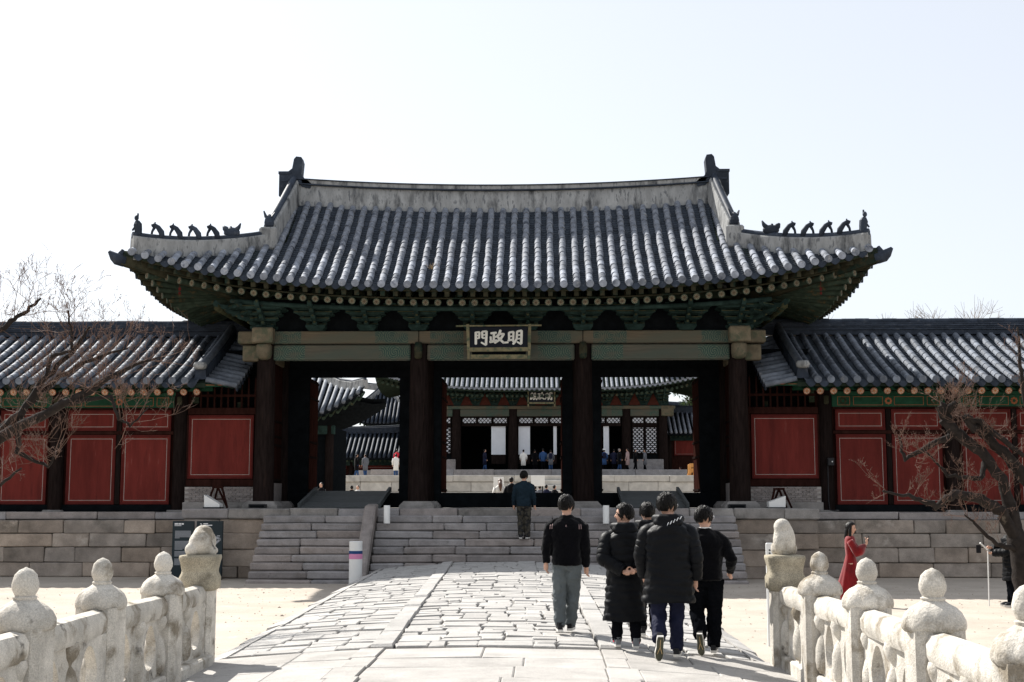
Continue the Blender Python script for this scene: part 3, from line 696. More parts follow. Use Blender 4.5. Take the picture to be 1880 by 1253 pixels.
for sg in (-1, 1):
    for mir in (1, -1):
        pts = []
        for t in range(9):
            v = .05+2.45*t/8; p = SF(sg*6.5, v); pts.append((sg*(6.5+.25*(t/8)), Y0-mir*v, p.z+.02))
        gr = ridge(roof, pts, .42, [.78-.12*t/8 for t in range(9)], 'gable_ridge', taper=.8)
        if mir > 0:
            e = Vector(pts[-1]); k = B(); k.cbox(e.x-.26, e.x+.26, e.y-.22, e.y+.12, e.z-.15, e.z+.52, .05); X(k, 'ridge_block', plaster, gr)
            k = B(); bz = e.z+.52    # beast head at its foot
            k.ell((e.x, e.y-.05, bz+.2), .14, .16, .22, 10, 7, lambda v: Vector((v.x*(1-.3*v.z), v.y+.3*v.z*v.z, v.z))); k.beam((e.x-.08, e.y-.1, bz+.3), (e.x-.16, e.y-.05, bz+.5), .07, .07, .03, .03); k.beam((e.x+.08, e.y-.1, bz+.3), (e.x+.15, e.y, bz+.46), .07, .07, .03, .03)
            X(k, 'ridge_beast', tile_dark, gr)
        pts = []
        for t in range(9):
            q = t/8; ax = 6.75+3.32*q; v = 2.5+2.17*q; p = SF(sg*ax, min(v, vE(ax)))
            pts.append((sg*ax, Y0-mir*v, p.z-.28+.02*q))
        cr = ridge(roof, pts, .36, [.62+.06*t/8 for t in range(9)], 'corner_ridge', taper=.85, cap=True)
        if mir > 0:
            # row of roof figures
            for f in range(6):
                q = (.965, .83, .70, .565, .43, .285)[f]; i0 = q*8; a_ = Vector(pts[int(i0)]); b_ = Vector(pts[min(8, int(i0)+1)]); c0 = a_.lerp(b_, i0-int(i0))
                z = c0.z+.62+.06*q+.11; k = B(); px0, py0 = c0.x, c0.y
                if f == 0:      # standing warrior
                    k.tube([(px0-.03*sg, py0, z-.06), (px0-.02*sg, py0, z+.1), (px0, py0, z+.24), (px0+.02*sg, py0, z+.34)], [.10, .11, .12, .06], 8); k.ell((px0+.03*sg, py0-.02, z+.42), .065, .065, .08, 8, 6)
                    k.beam((px0+.0*sg, py0, z+.27), (px0+.13*sg, py0-.04, z+.06), .05, .05); k.beam((px0, py0, z+.27), (px0-.10*sg, py0-.02, z+.08), .05, .05); k.box(px0-.02, px0+.02, py0-.02, py0+.02, z+.46, z+.55)
                elif f < 5:     # seated beast leaning on its fore legs
                    k.tube([(px0-.16*sg, py0, z-.05), (px0-.13*sg, py0, z+.08), (px0-.03*sg, py0, z+.22), (px0+.08*sg, py0, z+.29), (px0+.15*sg, py0, z+.27)], [.07, .085, .07, .06, .045], 7)
                    k.tube([(px0+.06*sg, py0, z+.24), (px0+.13*sg, py0, z+.1), (px0+.15*sg, py0, z-.06)], [.05, .035, .035], 6); k.beam((px0+.07*sg, py0, z+.3), (px0+.05*sg, py0, z+.37), .04, .03)
                else:           # dragon head with horns
                    k.ell((px0, py0, z+.08), .24, .12, .15, 10, 7); k.tube([(px0+.1*sg, py0, z+.1), (px0+.2*sg, py0, z+.2), (px0+.25*sg, py0, z+.27)], [.10, .085, .03], 7); k.tube([(px0-.1*sg, py0, z+.12), (px0-.2*sg, py0, z+.24), (px0-.25*sg, py0, z+.35)], [.09, .06, .02], 6); k.tube([(px0, py0, z+.1), (px0+.04*sg, py0, z+.26)], [.08, .03], 6)
                sc_ = 1.0
                X(k, 'roof_figure', tile_dark, cr, smooth=(f not in (0,)))
        # hip rafter and its dragon-head end tile
        tip = Vector((sg*10.3, Y0-mir*4.86, 8.62)); root = Vector((sg*6.7, Y0-mir*2.3, 7.75))
        k = B(); k.beam(root, tip, .26, .32, .24, .26); X(k, 'hip_rafter', raft_wood, gate)
        d = (tip-root).normalized(); k = B()
        k.tube([tip-d*.1, tip+d*.1, tip+d*.2+Vector((0, 0, .05)), tip+d*.34+Vector((0, 0, .15))], [.17, .17, .13, .04], 8); k.tube([tip+d*.05+Vector((0, 0, .1)), tip-d*.05+Vector((0, 0, .3))], [.09, .05], 6)
        X(k, 'hip_end_tile', tile_dark, gate, smooth=True)
    # ridge-end finial (owl's tail)
    k = B(); x0 = sg*6.55; zz = 11.45
    prof = [(-.55, .28), (-.30, .33), (-.22, .43), (-.12, .36), (-.2, -.12), (.18, -.2), (.42, .05), (.42, .78), (.17, .80), (.02, .92), (-.03, 1.22), (-.10, 1.30), (-.26, 1.28), (-.30, 1.15), (-.27, .75), (-.34, .62), (-.5, .52), (-.6, .42)]
    k.prism(prof, lambda a, c_: (x0+sg*a, Y0-.20, zz+c_), lambda a, c_: (x0+sg*a, Y0+.20, zz+c_)); fo = X(k, 'ridge_finial', tile_dark, roof)
    k = B(); k.box(min(x0-sg*.0, x0+sg*.36), max(x0, x0+sg*.36), Y0-.225, Y0+.225, zz+.5, zz+.56); k.ell((x0-sg*.2, Y0-.2, zz+.48), .1, .06, .08, 8, 6); k.box(min(x0+sg*.44, x0+sg*.05), max(x0+sg*.44, x0+sg*.05), Y0-.23, Y0+.23, zz+.74, zz+.82); X(k, 'finial_relief', tile_dark, fo)
# ---- rafters
rk = B(); rk.lathe([(.085, 0), (.095, .9), (.095, 1.9)], n=12); rk2 = B()
for v_ in rk.V: rk2.V.append((v_[0], v_[2], v_[1]))
rk2.F = [f[::-1] for f in rk.F]; rk2.I = rk.I[:]
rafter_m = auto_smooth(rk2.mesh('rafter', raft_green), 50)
disc = B(); disc.add([(.098*math.cos(2*math.pi*i/16), 0, .098*math.sin(2*math.pi*i/16)) for i in range(16)], [tuple(range(16))]); disc.add([(.098*math.cos(2*math.pi*i/16), .03*j, .098*math.sin(2*math.pi*i/16)) for j in (0, 1) for i in range(16)], [(i, 16+i, 16+(i+1) % 16, (i+1) % 16) for i in range(16)])
disc_m = disc.mesh('rafter_end', fl_main)
sq = B(); sq.cbox(-.06, .06, 0, 1.25, -.065, .065, .008); sq_m = sq.mesh('flying_rafter', raft_wood)
sqe = B(); sqe.box(-.05, .05, -.012, .004, -.05, .05); sqe.box(-.064, .064, -.008, .004, -.068, .068); sqe_m = sqe.mesh('rafter_tip', raft_wood)
def rod(me, p, q, parent=gate, name='rafter'):
    """place a mesh whose local +Y runs from p to q"""
    d = (Vector(q)-Vector(p)).normalized(); x = d.cross(Vector((0, 0, 1))).normalized(); z = x.cross(d)
    mw = Matrix(((x.x, d.x, z.x, p[0]), (x.y, d.y, z.y, p[1]), (x.z, d.z, z.z, p[2]), (0, 0, 0, 1)))
    return O(name, me, parent, mw), mw
def lft(x): return LIFT*min(1.1, abs(x)/XC)**3
for i in range(57):
    x = -9.55+19.1*i/56; ax = abs(x); sg = 1 if x > 0 else -1
    ye = Y0-vE(x)+.50; ze = 7.56+lft(x)
    if ax < 7.4: q = Vector((x, ye+2, ze+.85))
    else:
        f = (ax-7.4)/2.2; q = Vector((sg*(7.4-.75*f), 38.0, 8.0+.2*f))
    o, mw = rod(rafter_m, (x, ye, ze), q); O('rafter_end', disc_m, o, mw @ Matrix.Translation((0, -.004, 0)))
for i in range(57):
    x = -9.95+19.9*i/56; ax = abs(x); sg = 1 if x > 0 else -1
    ye = Y0-vE(x)+.10; ze = 7.735+lft(x)
    q = Vector((x, ye+2, ze+.62)) if ax < 7.4 else Vector((sg*(7.4-.3*(ax-7.4)), 38.0, 8.3))
    o, mw = rod(sq_m, (x, ye, ze), q, name='flying_rafter')
    if ax < 8.2: O('rafter_tip', sqe_m, o, mw)
for sg in (-1, 1):
    for i in range(27):
        w_ = -4.4+8.8*i/26; xe = xEs(w_)
        for me, dx, dz, nm in ((rafter_m, .5, -.39, 'rafter'), (sq_m, .1, -.215, 'flying_rafter')):
            p = Vector((sg*(xe-dx), Y0+w_, zEs(w_)+dz)); aw = abs(w_)
            q = Vector((sg*(xe-dx-2), Y0+w_, p.z+.8)) if aw < 2.3 else Vector((sg*7.0, Y0+math.copysign(2.3-.2*(aw-2.3), w_), 8.1))
            o, mw = rod(me, p, q, name=nm)
            if nm == 'rafter': O('rafter_end', disc_m, o, mw @ Matrix.Translation((0, -.004, 0)))
# eave boards
k = B(); uu = [-10.0+20*i/40 for i in range(41)]
for dy, z0, z1 in ((.06, -.15, -.10), (.44, -.30, -.26)):
    rings = [[(x, Y0-vE(x)+dy, zE(x)+z0), (x, Y0-vE(x)+dy+.1, zE(x)+z0+.02), (x, Y0-vE(x)+dy+.1, zE(x)+z1+.02), (x, Y0-vE(x)+dy, zE(x)+z1)] for x in uu]
    kk = B(); kk.loft(rings); X(kk, 'eave_board', raft_wood, gate)
# small hanging ornaments under the corners
for sg in (-1, 1):
    x, z = at(330 if sg < 0 else 1507, 532, 35.9); k = B(); k.box(x-.006, x+.006, 35.894, 35.906, z, z+.3); k.cbox(x-.035, x+.035, 35.88, 35.92, z-.03, z+.06, .008); k.cbox(x-.03, x+.03, 35.88, 35.92, z-.14, z-.06, .008); X(k, 'hanging_tag', red_frame, gate)
# ---- name board
def glyph(bm, strokes, f, dep=.018):
    """strokes: list of (width, [(x,y)...]); f maps pixel -> (X,Z,Y)"""
    for w_, pts in strokes:
        for i in range(len(pts)-1):
            (x0, y0), (x1, y1) = pts[i], pts[i+1]; L = math.hypot(x1-x0, y1-y0); nx, ny = -(y1-y0)/L*w_/2, (x1-x0)/L*w_/2
            ex, ey = (x1-x0)/L*w_*.18, (y1-y0)/L*w_*.18
            poly = [(x0-ex*1.4, y0-ey*1.4), (x0+nx, y0+ny), (x1+nx, y1+ny), (x1+ex*1.6, y1+ey*1.6), (x1-nx, y1-ny), (x0-nx, y0-ny)]
            bm.prism(poly, lambda a, c_: f(a, c_, 0.), lambda a, c_: f(a, c_, dep))
MING = [(46, [(1108, 285), (1112, 470)]), (42, [(1108, 285), (1205, 268)]), (46, [(1205, 268), (1198, 485)]), (30, [(1112, 372), (1200, 362)]), (40, [(1085, 462), (1200, 440)]),
        (48, [(1282, 262), (1276, 420), (1240, 490), (1195, 540)]), (46, [(1282, 262), (1380, 240)]), (54, [(1380, 240), (1372, 535)]), (36, [(1372, 545), (1285, 492)]), (30, [(1282, 345), (1372, 335)]), (30, [(1280, 425), (1372, 415)])]
ZHENG = [(46, [(715, 300), (835, 287)]), (50, [(785, 300), (778, 475)]), (40, [(785, 385), (850, 372)]), (44, [(712, 375), (722, 490)]), (56, [(695, 492), (845, 462)]),
         (56, [(925, 232), (895, 320), (845, 380)]), (50, [(905, 312), (1005, 322)]), (50, [(990, 330), (925, 430), (800, 512)]), (50, [(868, 385), (935, 455), (1000, 515)]), (40, [(985, 510), (1092, 500)])]
MEN = [(52, [(392, 275), (396, 540)]), (40, [(390, 282), (472, 272)]), (44, [(472, 275), (462, 412)]), (30, [(400, 350), (465, 343)]), (32, [(400, 418), (465, 405)]),
       (44, [(528, 262), (535, 400)]), (40, [(528, 265), (622, 252)]), (54, [(622, 252), (614, 555)]), (38, [(614, 562), (512, 502)]), (30, [(535, 337), (615, 330)]), (32, [(540, 408), (612, 400)])]
DIAN = [(44, [(400, 270), (480, 262)]), (40, [(480, 262), (475, 330)]), (40, [(400, 330), (475, 325)]), (46, [(400, 270), (392, 420), (360, 520)]), (34, [(405, 385), (500, 375)]), (32, [(428, 345), (430, 450)]), (32, [(470, 345), (472, 450)]), (38, [(390, 455), (510, 440)]), (32, [(425, 470), (395, 530)]), (36, [(465, 470), (500, 520)]),
        (40, [(545, 270), (535, 340), (515, 380)]), (36, [(545, 270), (615, 265)]), (36, [(615, 265), (618, 340), (645, 345)]), (40, [(535, 400), (630, 385)]), (44, [(630, 390), (580, 470), (510, 535)]), (44, [(550, 420), (600, 480), (665, 535)])]
def name_board(px0, py0, s, Y, strokes, lab, W, H, tilt=.10):
    """px0.. sign crop origin; s = crop scale; board at depth Y leaning forward"""
    zc = at(px0, py0, Y)[1]
    sg_ = T('name_board', (at(px0, py0, Y)[0], Y, zc-H/2), lab, 'sign')
    xc = at(px0, py0, Y)[0]
    yy = lambda z: Y-.12+tilt*-(z-zc)
    k = B()
    k.prism([(-W/2, -H/2), (W/2, -H/2), (W/2, H/2), (-W/2, H/2)], lambda a, c_: (xc+a, yy(zc+c_)-.02, zc+c_), lambda a, c_: (xc+a, yy(zc+c_)+.04, zc+c_)); X(k, 'board', plaque, sg_)
    return sg_, xc, zc, yy
nb, xc, zc, yy = name_board(916, 621, 1, 36.55, None, 'black name board with three large white characters over the middle doorway', 1.62, .60, -.18)
S_ = 1/11.75*36.55/2400*1.005
def fs(a, c_, d): z = zc-(c_-390)*S_; return (xc+(a-888)*S_, yy(z)-.022-d, z)
for nm, g in (('letter', MEN), ('letter', ZHENG), ('letter', MING)):
    k = B(); glyph(k, g, fs); X(k, nm, letter, nb)
for (a0, c0, a1, c1, wd, th) in ((-40, 135, 1810, 125, 28, .05), (215, 105, 240, 690, 62, .06), (1556, 105, 1545, 690, 62, .06), (255, 662, 1530, 655, 85, .06), (240, 690, 240, 880, 52, .05), (1545, 690, 1535, 880, 52, .05), (285, 805, 1500, 805, 66, .03), (285, 850, 1500, 850, 26, .03)):
    k = B(); p0, p1 = Vector(fs(a0, c0, -.01)), Vector(fs(a1, c1, -.01)); k.beam(p0, p1, th*1.6, wd*S_, up=(0, 0, 1) if abs(a1-a0) > 300 else (1, 0, 0)) if abs(a1-a0) > 300 else k.beam(p0, p1, wd*S_, th*1.6, up=(0, -1, 0)); X(k, 'frame', plaque_fr, nb)
k = B(); p = fs(885, 740, 0); k.box(xc-.75, xc+.75, p[1]+.10, 37.2, p[2]-.05, p[2]+.5); X(k, 'bracket_mount', wood_blk, nb)
# ------------------------------------------------------------ corridors on both sides
def line_rect(k, x0, x1, z0, z1, y, w_=.012):
    for a in ((x0, x1, z0, z0+w_), (x0, x1, z1-w_, z1), (x0, x0+w_, z0+w_, z1-w_), (x1-w_, x1, z0+w_, z1-w_)): k.box(a[0], a[1], y-.004, y+.004, a[2], a[3])
def red_panel(parent, x0, x1, z0, z1, y):
    k = B(); k.box(x0, x1, y, y+.05, z0, z1); p = X(k, 'wall_panel', red, parent)
    k = B()
    for a in ((x0-.05, x1+.05, z0-.06, z0), (x0-.05, x1+.05, z1, z1+.06), (x0-.05, x0, z0, z1), (x1, x1+.05, z0, z1)): k.box(a[0], a[1], y-.022, y+.05, a[2], a[3])
    X(k, 'panel_frame', red_frame, p)
    k = B(); line_rect(k, x0+.05, x1-.05, z0+.05, z1-.05, y-.003); X(k, 'painted_line', white_ln, p)
ct = tube_tile(.36, .098, 7, tile_corr)
ce = B(); ce.lathe([(.0, 0), (.105, 0), (.105, .035), (.0, .04)], n=14); ce = ce.mesh('end_tile', tile_corr)
cdisc = disc.mesh('rafter_end', fl_corr)
crk = B(); crk.V = rk2.V[:]; crk.F = rk2.F[:]; crk.I = rk2.I[:]; crafter = auto_smooth(crk.mesh('rafter', corr_green), 50)
brick_me = B(); brick_me.cbox(-.1, .1, -.03, .03, -.0255, .0255, .004); brick_me = brick_me.mesh('brick', brick_m)
YW = 38.0
def corridor(sg, lab):
    c = T('corridor', (sg*12, YW, 1.79), lab, 'building')
    mx = lambda a, b_: (min(sg*a, sg*b_), max(sg*a, sg*b_))
    cols = (9.36, 12.97, 16.55)
    cmm = col_mesh(3.5, .21, .19, wood_dk, 14)
    for x in cols: O('column', cmm, c, Matrix.Translation((sg*x, YW-.05, 1.78)) @ Matrix.Rotation(R.uniform(0, 6), 4, 'Z'))
    for x in cols:
        k = B(); k.cbox(sg*x-.28, sg*x+.28, YW-.33, YW+.23, 1.7, 1.84, .03); X(k, 'base_stone', stone_cap, c)
        k = B(); k.cbox(sg*x-.07, sg*x+.07, YW-.31, YW-.2, 4.86, 5.12, .03); X(k, 'beam_nose', raft_wood, c)
    # dark timber frame behind the panels
    k = B(); a = mx(9.1, 18.4); k.box(a[0], a[1], YW+.05, YW+.12, 1.79, 5.3); a = mx(7.1, 9.1); k.box(a[0], a[1], YW+.05, YW+.12, 1.79, 4.7); X(k, 'board_wall', wood_red, c)
    for bi, (ca, cb) in enumerate(((9.36, 12.97), (12.97, 16.55))):
        mid = (ca+cb)/2; kk = c
        for z0, z1, d_ in ((1.79, 1.99, .10), (4.02, 4.12, .08), (4.74, 4.80, .08)):
            k = B(); a = mx(ca+.2, cb-.2); k.cbox(a[0], a[1], YW-d_, YW+.05, z0, z1, .01); X(k, 'rail', wood_red if z0 > 2 else wood_blk, c)
        k = B(); k.cbox(sg*mid-.07, sg*mid+.07, YW-.07, YW+.05, 2.0, 4.74, .01); X(k, 'mullion', wood_dk, c)
        for pa, pb in ((ca+.34, mid-.14), (mid+.14, cb-.34)):
            a = mx(pa, pb); red_panel(c, a[0], a[1], 2.06, 3.95, YW-.03); red_panel(c, a[0], a[1], 4.19, 4.67, YW-.03)
        # painted green tie beam with orange lines and medallions
        k = B(); a = mx(ca+.18, cb-.18); k.cbox(a[0], a[1], YW-.14, YW+.05, 4.80, 5.13, .012); tb = X(k, 'tie_beam', corr_green, c)
        k = B()
        for u0, u1 in ((.05, .16), (.19, .45), (.55, .81), (.84, .95)):
            q0, q1 = mx(ca+.18+(cb-ca-.36)*u0, ca+.18+(cb-ca-.36)*u1); line_rect(k, q0, q1, 4.84, 5.09, YW-.145, .012)
        X(k, 'painted_line', corr_line, tb)
        for u in (.10, .5, .90):
            k = B(); x = sg*(ca+.18+(cb-ca-.36)*u)
            for f in range(8): an = f*math.pi/4; k.ell((x+.075*math.cos(an), YW-.145, 4.965+.075*math.sin(an)), .035, .008, .035, 6, 4)
            X(k, 'painted_rosette', brk_green2 if u != .5 else corr_line, tb)
    k = B(); a = mx(9.2, 18.4); k.cbox(a[0], a[1], YW-.16, YW+.05, 5.135, 5.25, .012); X(k, 'plate', corr_green, c)
    k = B(); k.tube([(sg*8.4, YW-.25, 5.36), (sg*18.4, YW-.25, 5.36)], .10, 10); X(k, 'eave_purlin', corr_green, c, smooth=True)
    for u in range(9):
        x = sg*(9.36+.6+u*.9); k = B(); k.prism([(-.16, .1), (.16, .1), (.12, .02), (.05, -.08), (-.05, -.08), (-.12, .02)], lambda p_, q_: (x+p_, YW-.3, 5.27+q_), lambda p_, q_: (x+p_, YW-.18, 5.27+q_)); X(k, 'support_block', corr_green if u % 2 else brk_green2, c)
    # bay next to the gate: red panel over a brick footing, lattice above
    a = mx(7.27, 9.08); red_panel(c, a[0], a[1], 2.80, 4.52, YW-.05)
    for z0, z1, m_ in ((2.52, 2.72, wood_red), (4.60, 4.80, wood_red)):
        k = B(); q = mx(7.08, 9.16); k.cbox(q[0], q[1], YW-.10, YW+.04, z0, z1, .012); X(k, 'rail', m_, c)
    for x in (7.13, 9.17):
        k = B(); k.cbox(sg*x-.05, sg*x+.05, YW-.09, YW+.04, 2.73, 4.59, .01); X(k, 'post', wood_red, c)
    k = B(); q = mx(7.12, 9.2); k.box(q[0], q[1], YW-.12, YW+.04, 1.79, 2.5); X(k, 'brick_bed', mortar, c)
    k = B(); k.cbox(q[0]-.02, q[1]+.02, YW-.2, YW-.13, 1.79, 2.06, .02); X(k, 'footing_stone', stone_cap, c)
    for r_ in range(7):
        x = 7.24+(.11 if r_ % 2 else 0)
        while x < 9.12: O('brick', brick_me, c, Matrix.Translation((sg*x, YW-.125, 2.10+r_*.062))); x += .213
    k = B()
    for i in range(9):
        x = sg*(7.2+.2*i); k = B(); k.prism([(-.025, 0), (.025, 0), (.025, .83), (0, .92), (-.025, .83)], lambda p_, q_: (x+p_, YW-.03, 4.8+q_), lambda p_, q_: (x+p_, YW+.02, 4.8+q_)); X(k, 'lattice_bar', wood_red, c)
    k = B(); q = mx(7.1, 9.1); k.box(q[0], q[1], YW-.045, YW+.03, 5.12, 5.19); X(k, 'lattice_rail', wood_red, c)
    k = B(); k.box(q[0], q[1], YW+.9, YW+.95, 4.6, 6.6); X(k, 'shade_sheet', wood_blk, c)  # dark sheet added behind the lattice so its gaps read as shade
    k = B(); q = mx(7.6, 7.75); k.box(q[0], q[1], YW+.1, YW+.3, 4.8, 4.98); X(k, 'lamp_box', raft_wood, c)
    # roof
    YR, VE_, ZR, ZEv = 40.5, 4.0, 7.22, 5.42
    def S(x, v):
        s = v/VE_; return Vector((x, YR-v, ZR-(ZR-ZEv)*(1.14*s-.14*s*s)))
    k = B(); us_ = [sg*x for x in (8.3, 8.5, 13, 18.4)]
    for mir in (1, -1):
        f_ = lambda u, v: (lambda p: (p.x, p.y if mir > 0 else 2*YR-p.y, p.z-.03))(S(u, v))
        k.grid(f_, us_, [VE_*i/8 for i in range(9)])
        k.grid(lambda u, v: (u, YR-mir*v, 5.30+(VE_-v)*.4), us_, [1, VE_])
        k.grid(lambda u, v: (u, YR-mir*VE_, ZEv-.03-.12*v), us_, [0, 1])
    k.grid(lambda u, v: (u, S(u, v).y, S(u, v).z-.03-(8.3-abs(u))*.2), [sg*8.3, sg*7.5], [VE_*i/8 for i in range(9)]); k.add([(sg*7.6, YR-3.9, 5.3), (sg*7.6, YR+3.9, 5.4), (sg*7.6, YR, 7.18)], [(0, 1, 2)])
    rf = X(k, 'roof', teal_in, c)
    txs = [sg*(8.86+.362*i) for i in range(26)]
    pn = B(); n_t = 0; rest = B()
    for i, x in enumerate(txs):
        v = VE_+.05; first = True
        while v > .25:
            v2 = max(v-.36*.86, .2); mw = frame(S(x, v2)+Vector((R.uniform(-.007, .007), 0, .045)), S(x, v)+Vector((R.uniform(-.007, .007), 0, .045)), (1, 0, 0)); n_t += 1
            if n_t <= 298: O('cover_tile', ct, rf, mw)
            else: add_mesh(rest, ct, mw)
            v = v2
        O('end_tile', ce, rf, Matrix.Translation((x, YR-VE_-.07, ZEv+.04)) @ Matrix.Rotation(rad(90), 4, 'X'))
        xm = x-sg*.181; O('drip_tile', drip_m, rf, Matrix.Translation((xm, YR-VE_-.03, ZEv-.04)) @ Matrix.Rotation(rad(R.uniform(-4, 4)), 4, 'Y'))
        for q in range(33):
            va = VE_-q*.12; pa, pb = S(xm, va), S(xm, max(va-.135, .02)); arcs = []; jz = R.uniform(-.005, .005)
            for pt_, dz in ((pb, -.014), (pa, .036+jz), (pa, -.012+jz)): arcs.append([(pt_.x-.165+.33*t/5, pt_.y, pt_.z+dz+.055*((t-2.5)/2.5)**2-.02) for t in range(6)])
            pn.loft(arcs, closed=False)
    O('pan_tiles', auto_smooth(pn.mesh('pan_tiles', tile_pan), 30), rf, kind='stuff')
    if rest.V: O('upper_cover_tiles', auto_smooth(rest.mesh('cover_tiles', tile_corr), 50), rf, kind='stuff')
    k = B()
    for i in range(26): x = sg*(8.86+.362*i); k.tube([(x, 2*YR-p.y, p.z+.05) for p in (S(x, v) for v in (.2, 1.4, 2.7, 4.05))], .1, 6)
    X(k, 'rear_tiles', tile_corr, rf, kind='stuff')
    # stacked ridge of dark tiles
    rd = None
    for li, (z0, z1, wd) in enumerate(((-.02, .12, .44), (.13, .18, .50), (.19, .24, .47), (.25, .30, .50), (.31, .36, .46))):
        k = B(); x = 7.62
        while x < 18.4:
            x2 = min(x+R.uniform(.38, .46)*(1 if li else 8), 18.4); q = mx(x+.003, x2-.003); k.box(q[0], q[1], YR-wd/2, YR+wd/2, ZR+z0+R.uniform(-.004, .004), ZR+z1); x = x2
        o = X(k, 'ridge_course', tile_dark, rf, **({'kind': 'stuff'} if li else {}))
        rd = rd or o
    x = 7.6
    cap_me = B(); cap_me.tube([(0, 0, 0), (.42, 0, 0)], .11, 10); cap_me = auto_smooth(cap_me.mesh('ridge_cap_tile', tile_dark), 60)
    while x < 18:
        O('ridge_cap_tile', cap_me, rd, Matrix.Translation((sg*x if sg > 0 else sg*(x+.42), YR+R.uniform(-.012, .012), ZR+.40+R.uniform(-.01, .01)))); x += .415
    # descending end ridge and verge tiles
    k = B(); rr_ = []
    for t in range(9):
        v = .15+3.65*t/8; p = S(sg*8.5, v); rr_.append((p.x, p.y, p.z+.02))
    dr = ridge(rf, rr_, .34, .30, 'end_ridge', tile_dark, tile_corr, True, .8, .02)
    e = Vector(rr_[-1]); k = B(); k.lathe([(.10, 0), (.17, .03), (.20, .12), (.16, .2), (.0, .22)], (e.x, e.y-.05, e.z+.28), 12); X(k, 'ridge_knob', plaster, dr, smooth=True)
    for i in range(12):
        v = .4+3.5*i/11; p = S(sg*8.3, v); k = B(); k.tube([(sg*8.3, p.y, p.z+.04), (sg*7.9, p.y, p.z-.04), (sg*7.42, p.y, p.z-.13)], .085, 8); X(k, 'verge_tile', tile_corr, rf, smooth=True)
        k = B(); k.prism([(-.12, 0), (.12, 0), (.08, -.1), (0, -.14), (-.08, -.1)], lambda a_, b_: (sg*7.44, p.y+.14+a_, p.z-.15+b_), lambda a_, b_: (sg*7.48, p.y+.14+a_, p.z-.13+b_)); X(k, 'verge_drip', tile_dark, rf)
    # rafters with painted ends
    for i in range(26):
        x = sg*(8.62+.375*i)
        o, mw = rod(crafter, (x, 36.80, 5.165), (x, 38.80, 5.965), c); O('rafter_end', cdisc, o, mw @ Matrix.Translation((0, -.004, 0)))
    k = B(); q = mx(7.6, 18.4); k.box(q[0], q[1], 36.56, 36.66, 5.30, 5.38); X(k, 'eave_board', corr_green, c)
    k = B(); k.box(q[0], q[1], 36.548, 36.56, 5.335, 5.35); X(k, 'painted_line', corr_line, c)
    # rear wall of the corridor so that it closes
    k = B(); k.box(q[0], q[1], 42.9, 43.0, 1.79, 5.3); X(k, 'rear_wall', wood_red, c)
    return c
cl = corridor(-1, 'red panelled corridor with tiled roof beside the two dark information boards')
cr_ = corridor(1, 'red panelled corridor with tiled roof behind the woman in the red dress')
# ------------------------------------------------------------ courtyard beyond the gate: terrace, hall, side buildings
tr = T('stone_terrace', (0, 96, 1.3), 'pale stone terrace of large blocks in front of the hall', 'terrace')
xa, xb = at(597, 880, 96)[0], at(1310, 880, 96)[0]
k = B(); k.box(xa+.1, xb-.1, 96.3, 118, 1.3, 3.9); X(k, 'core', stone_wol, tr)
for z0, z1 in ((1.3, 2.0), (2.0, 2.75), (2.75, 3.48)): course(tr, xa, xb, 96, z0, z1, 1.8, 3.6, [stone_wol], .5, .03)
course(tr, xa-.1, xb+.1, 95.9, 3.48, 3.96, 2.4, 4.5, [stone_wol], 1.2, .03, 'coping_stone')
course(tr, at(680, 868, 103)[0], at(1262, 868, 103)[0], 103, 3.9, 4.55, 2.4, 4.5, [stone_st], .6, .03, 'upper_step')
k = B(); k.box(xa+1.2, xb-1.5, 103.4, 118, 3.9, 4.5); X(k, 'upper_core', stone_st, tr)
for i in range(7):
    k = B(); x0 = at(985, 880, 95)[0]; k.cbox(x0, x0+4.2, 95.9-(i+1)*.32, 96.2, 3.85-(i+1)*.36, 3.96-i*.36-.02, .04); X(k, 'terrace_step', stone_wol, tr)
def lattice(parent, x0, x1, z0, z1, y, p, back, kind=0):
    k = B(); k.box(x0, x1, y, y+.06, z0, z1); o = X(k, 'lattice_window', back, parent)
    k = B(); w_ = x1-x0; h = z1-z0; t = p*.16
    def seg(ax, az, bx, bz):
        # clip a diagonal bar to the opening
        pts = []
        for s_ in (0, 1):
            pass
        dx, dz = bx-ax, bz-az; t0, t1 = 0., 1.
        for d_, q in ((-dx, ax-x0), (dx, x1-ax), (-dz, az-z0), (dz, z1-az)):
            if abs(d_) < 1e-9:
                if q < 0: return
            else:
                r_ = q/d_
                if d_ < 0: t0 = max(t0, r_)
                else: t1 = min(t1, r_)
        if t1-t0 > .001: k.beam((ax+dx*t0, y-.02, az+dz*t0), (ax+dx*t1, y-.02, az+dz*t1), .03, t, up=(0, 1, 0)) if False else k.beam((ax+dx*t0, y-.02, az+dz*t0), (ax+dx*t1, y-.02, az+dz*t1), t, .03, up=(0, -1, 0))
    n_ = int((w_+h)/p)+2
    for i in range(-n_, n_):
        seg(x0+i*p, z0, x0+i*p+h, z1); seg(x0+i*p, z1, x0+i*p+h, z0)
    if kind:
        for i in range(int(h/p*2)): z = z0+i*p*.5+p*.25; seg(x0, z, x1, z)
    X(k, 'lattice', wood_blk, o)
    k = B()
    for a in ((x0-.08, x1+.08, z0-.1, z0), (x0-.08, x1+.08, z1, z1+.1), (x0-.08, x0, z0, z1), (x1, x1+.08, z0, z1)): k.box(a[0], a[1], y-.06, y+.05, a[2], a[3])
    X(k, 'window_frame', wood_dk, o)
YH = 107.
hl = T('main_hall', (at(994, 860, YH)[0], YH, 4.5), 'large throne hall with lattice doors seen through the gate', 'hall')
hx = lambda px: at(px, 800, YH)[0]
hz_ = lambda py: at(940, py, YH)[1]
HC = [hx(p) for p in (771, 838, 942, 1046, 1150, 1217)]
z0h = 4.5
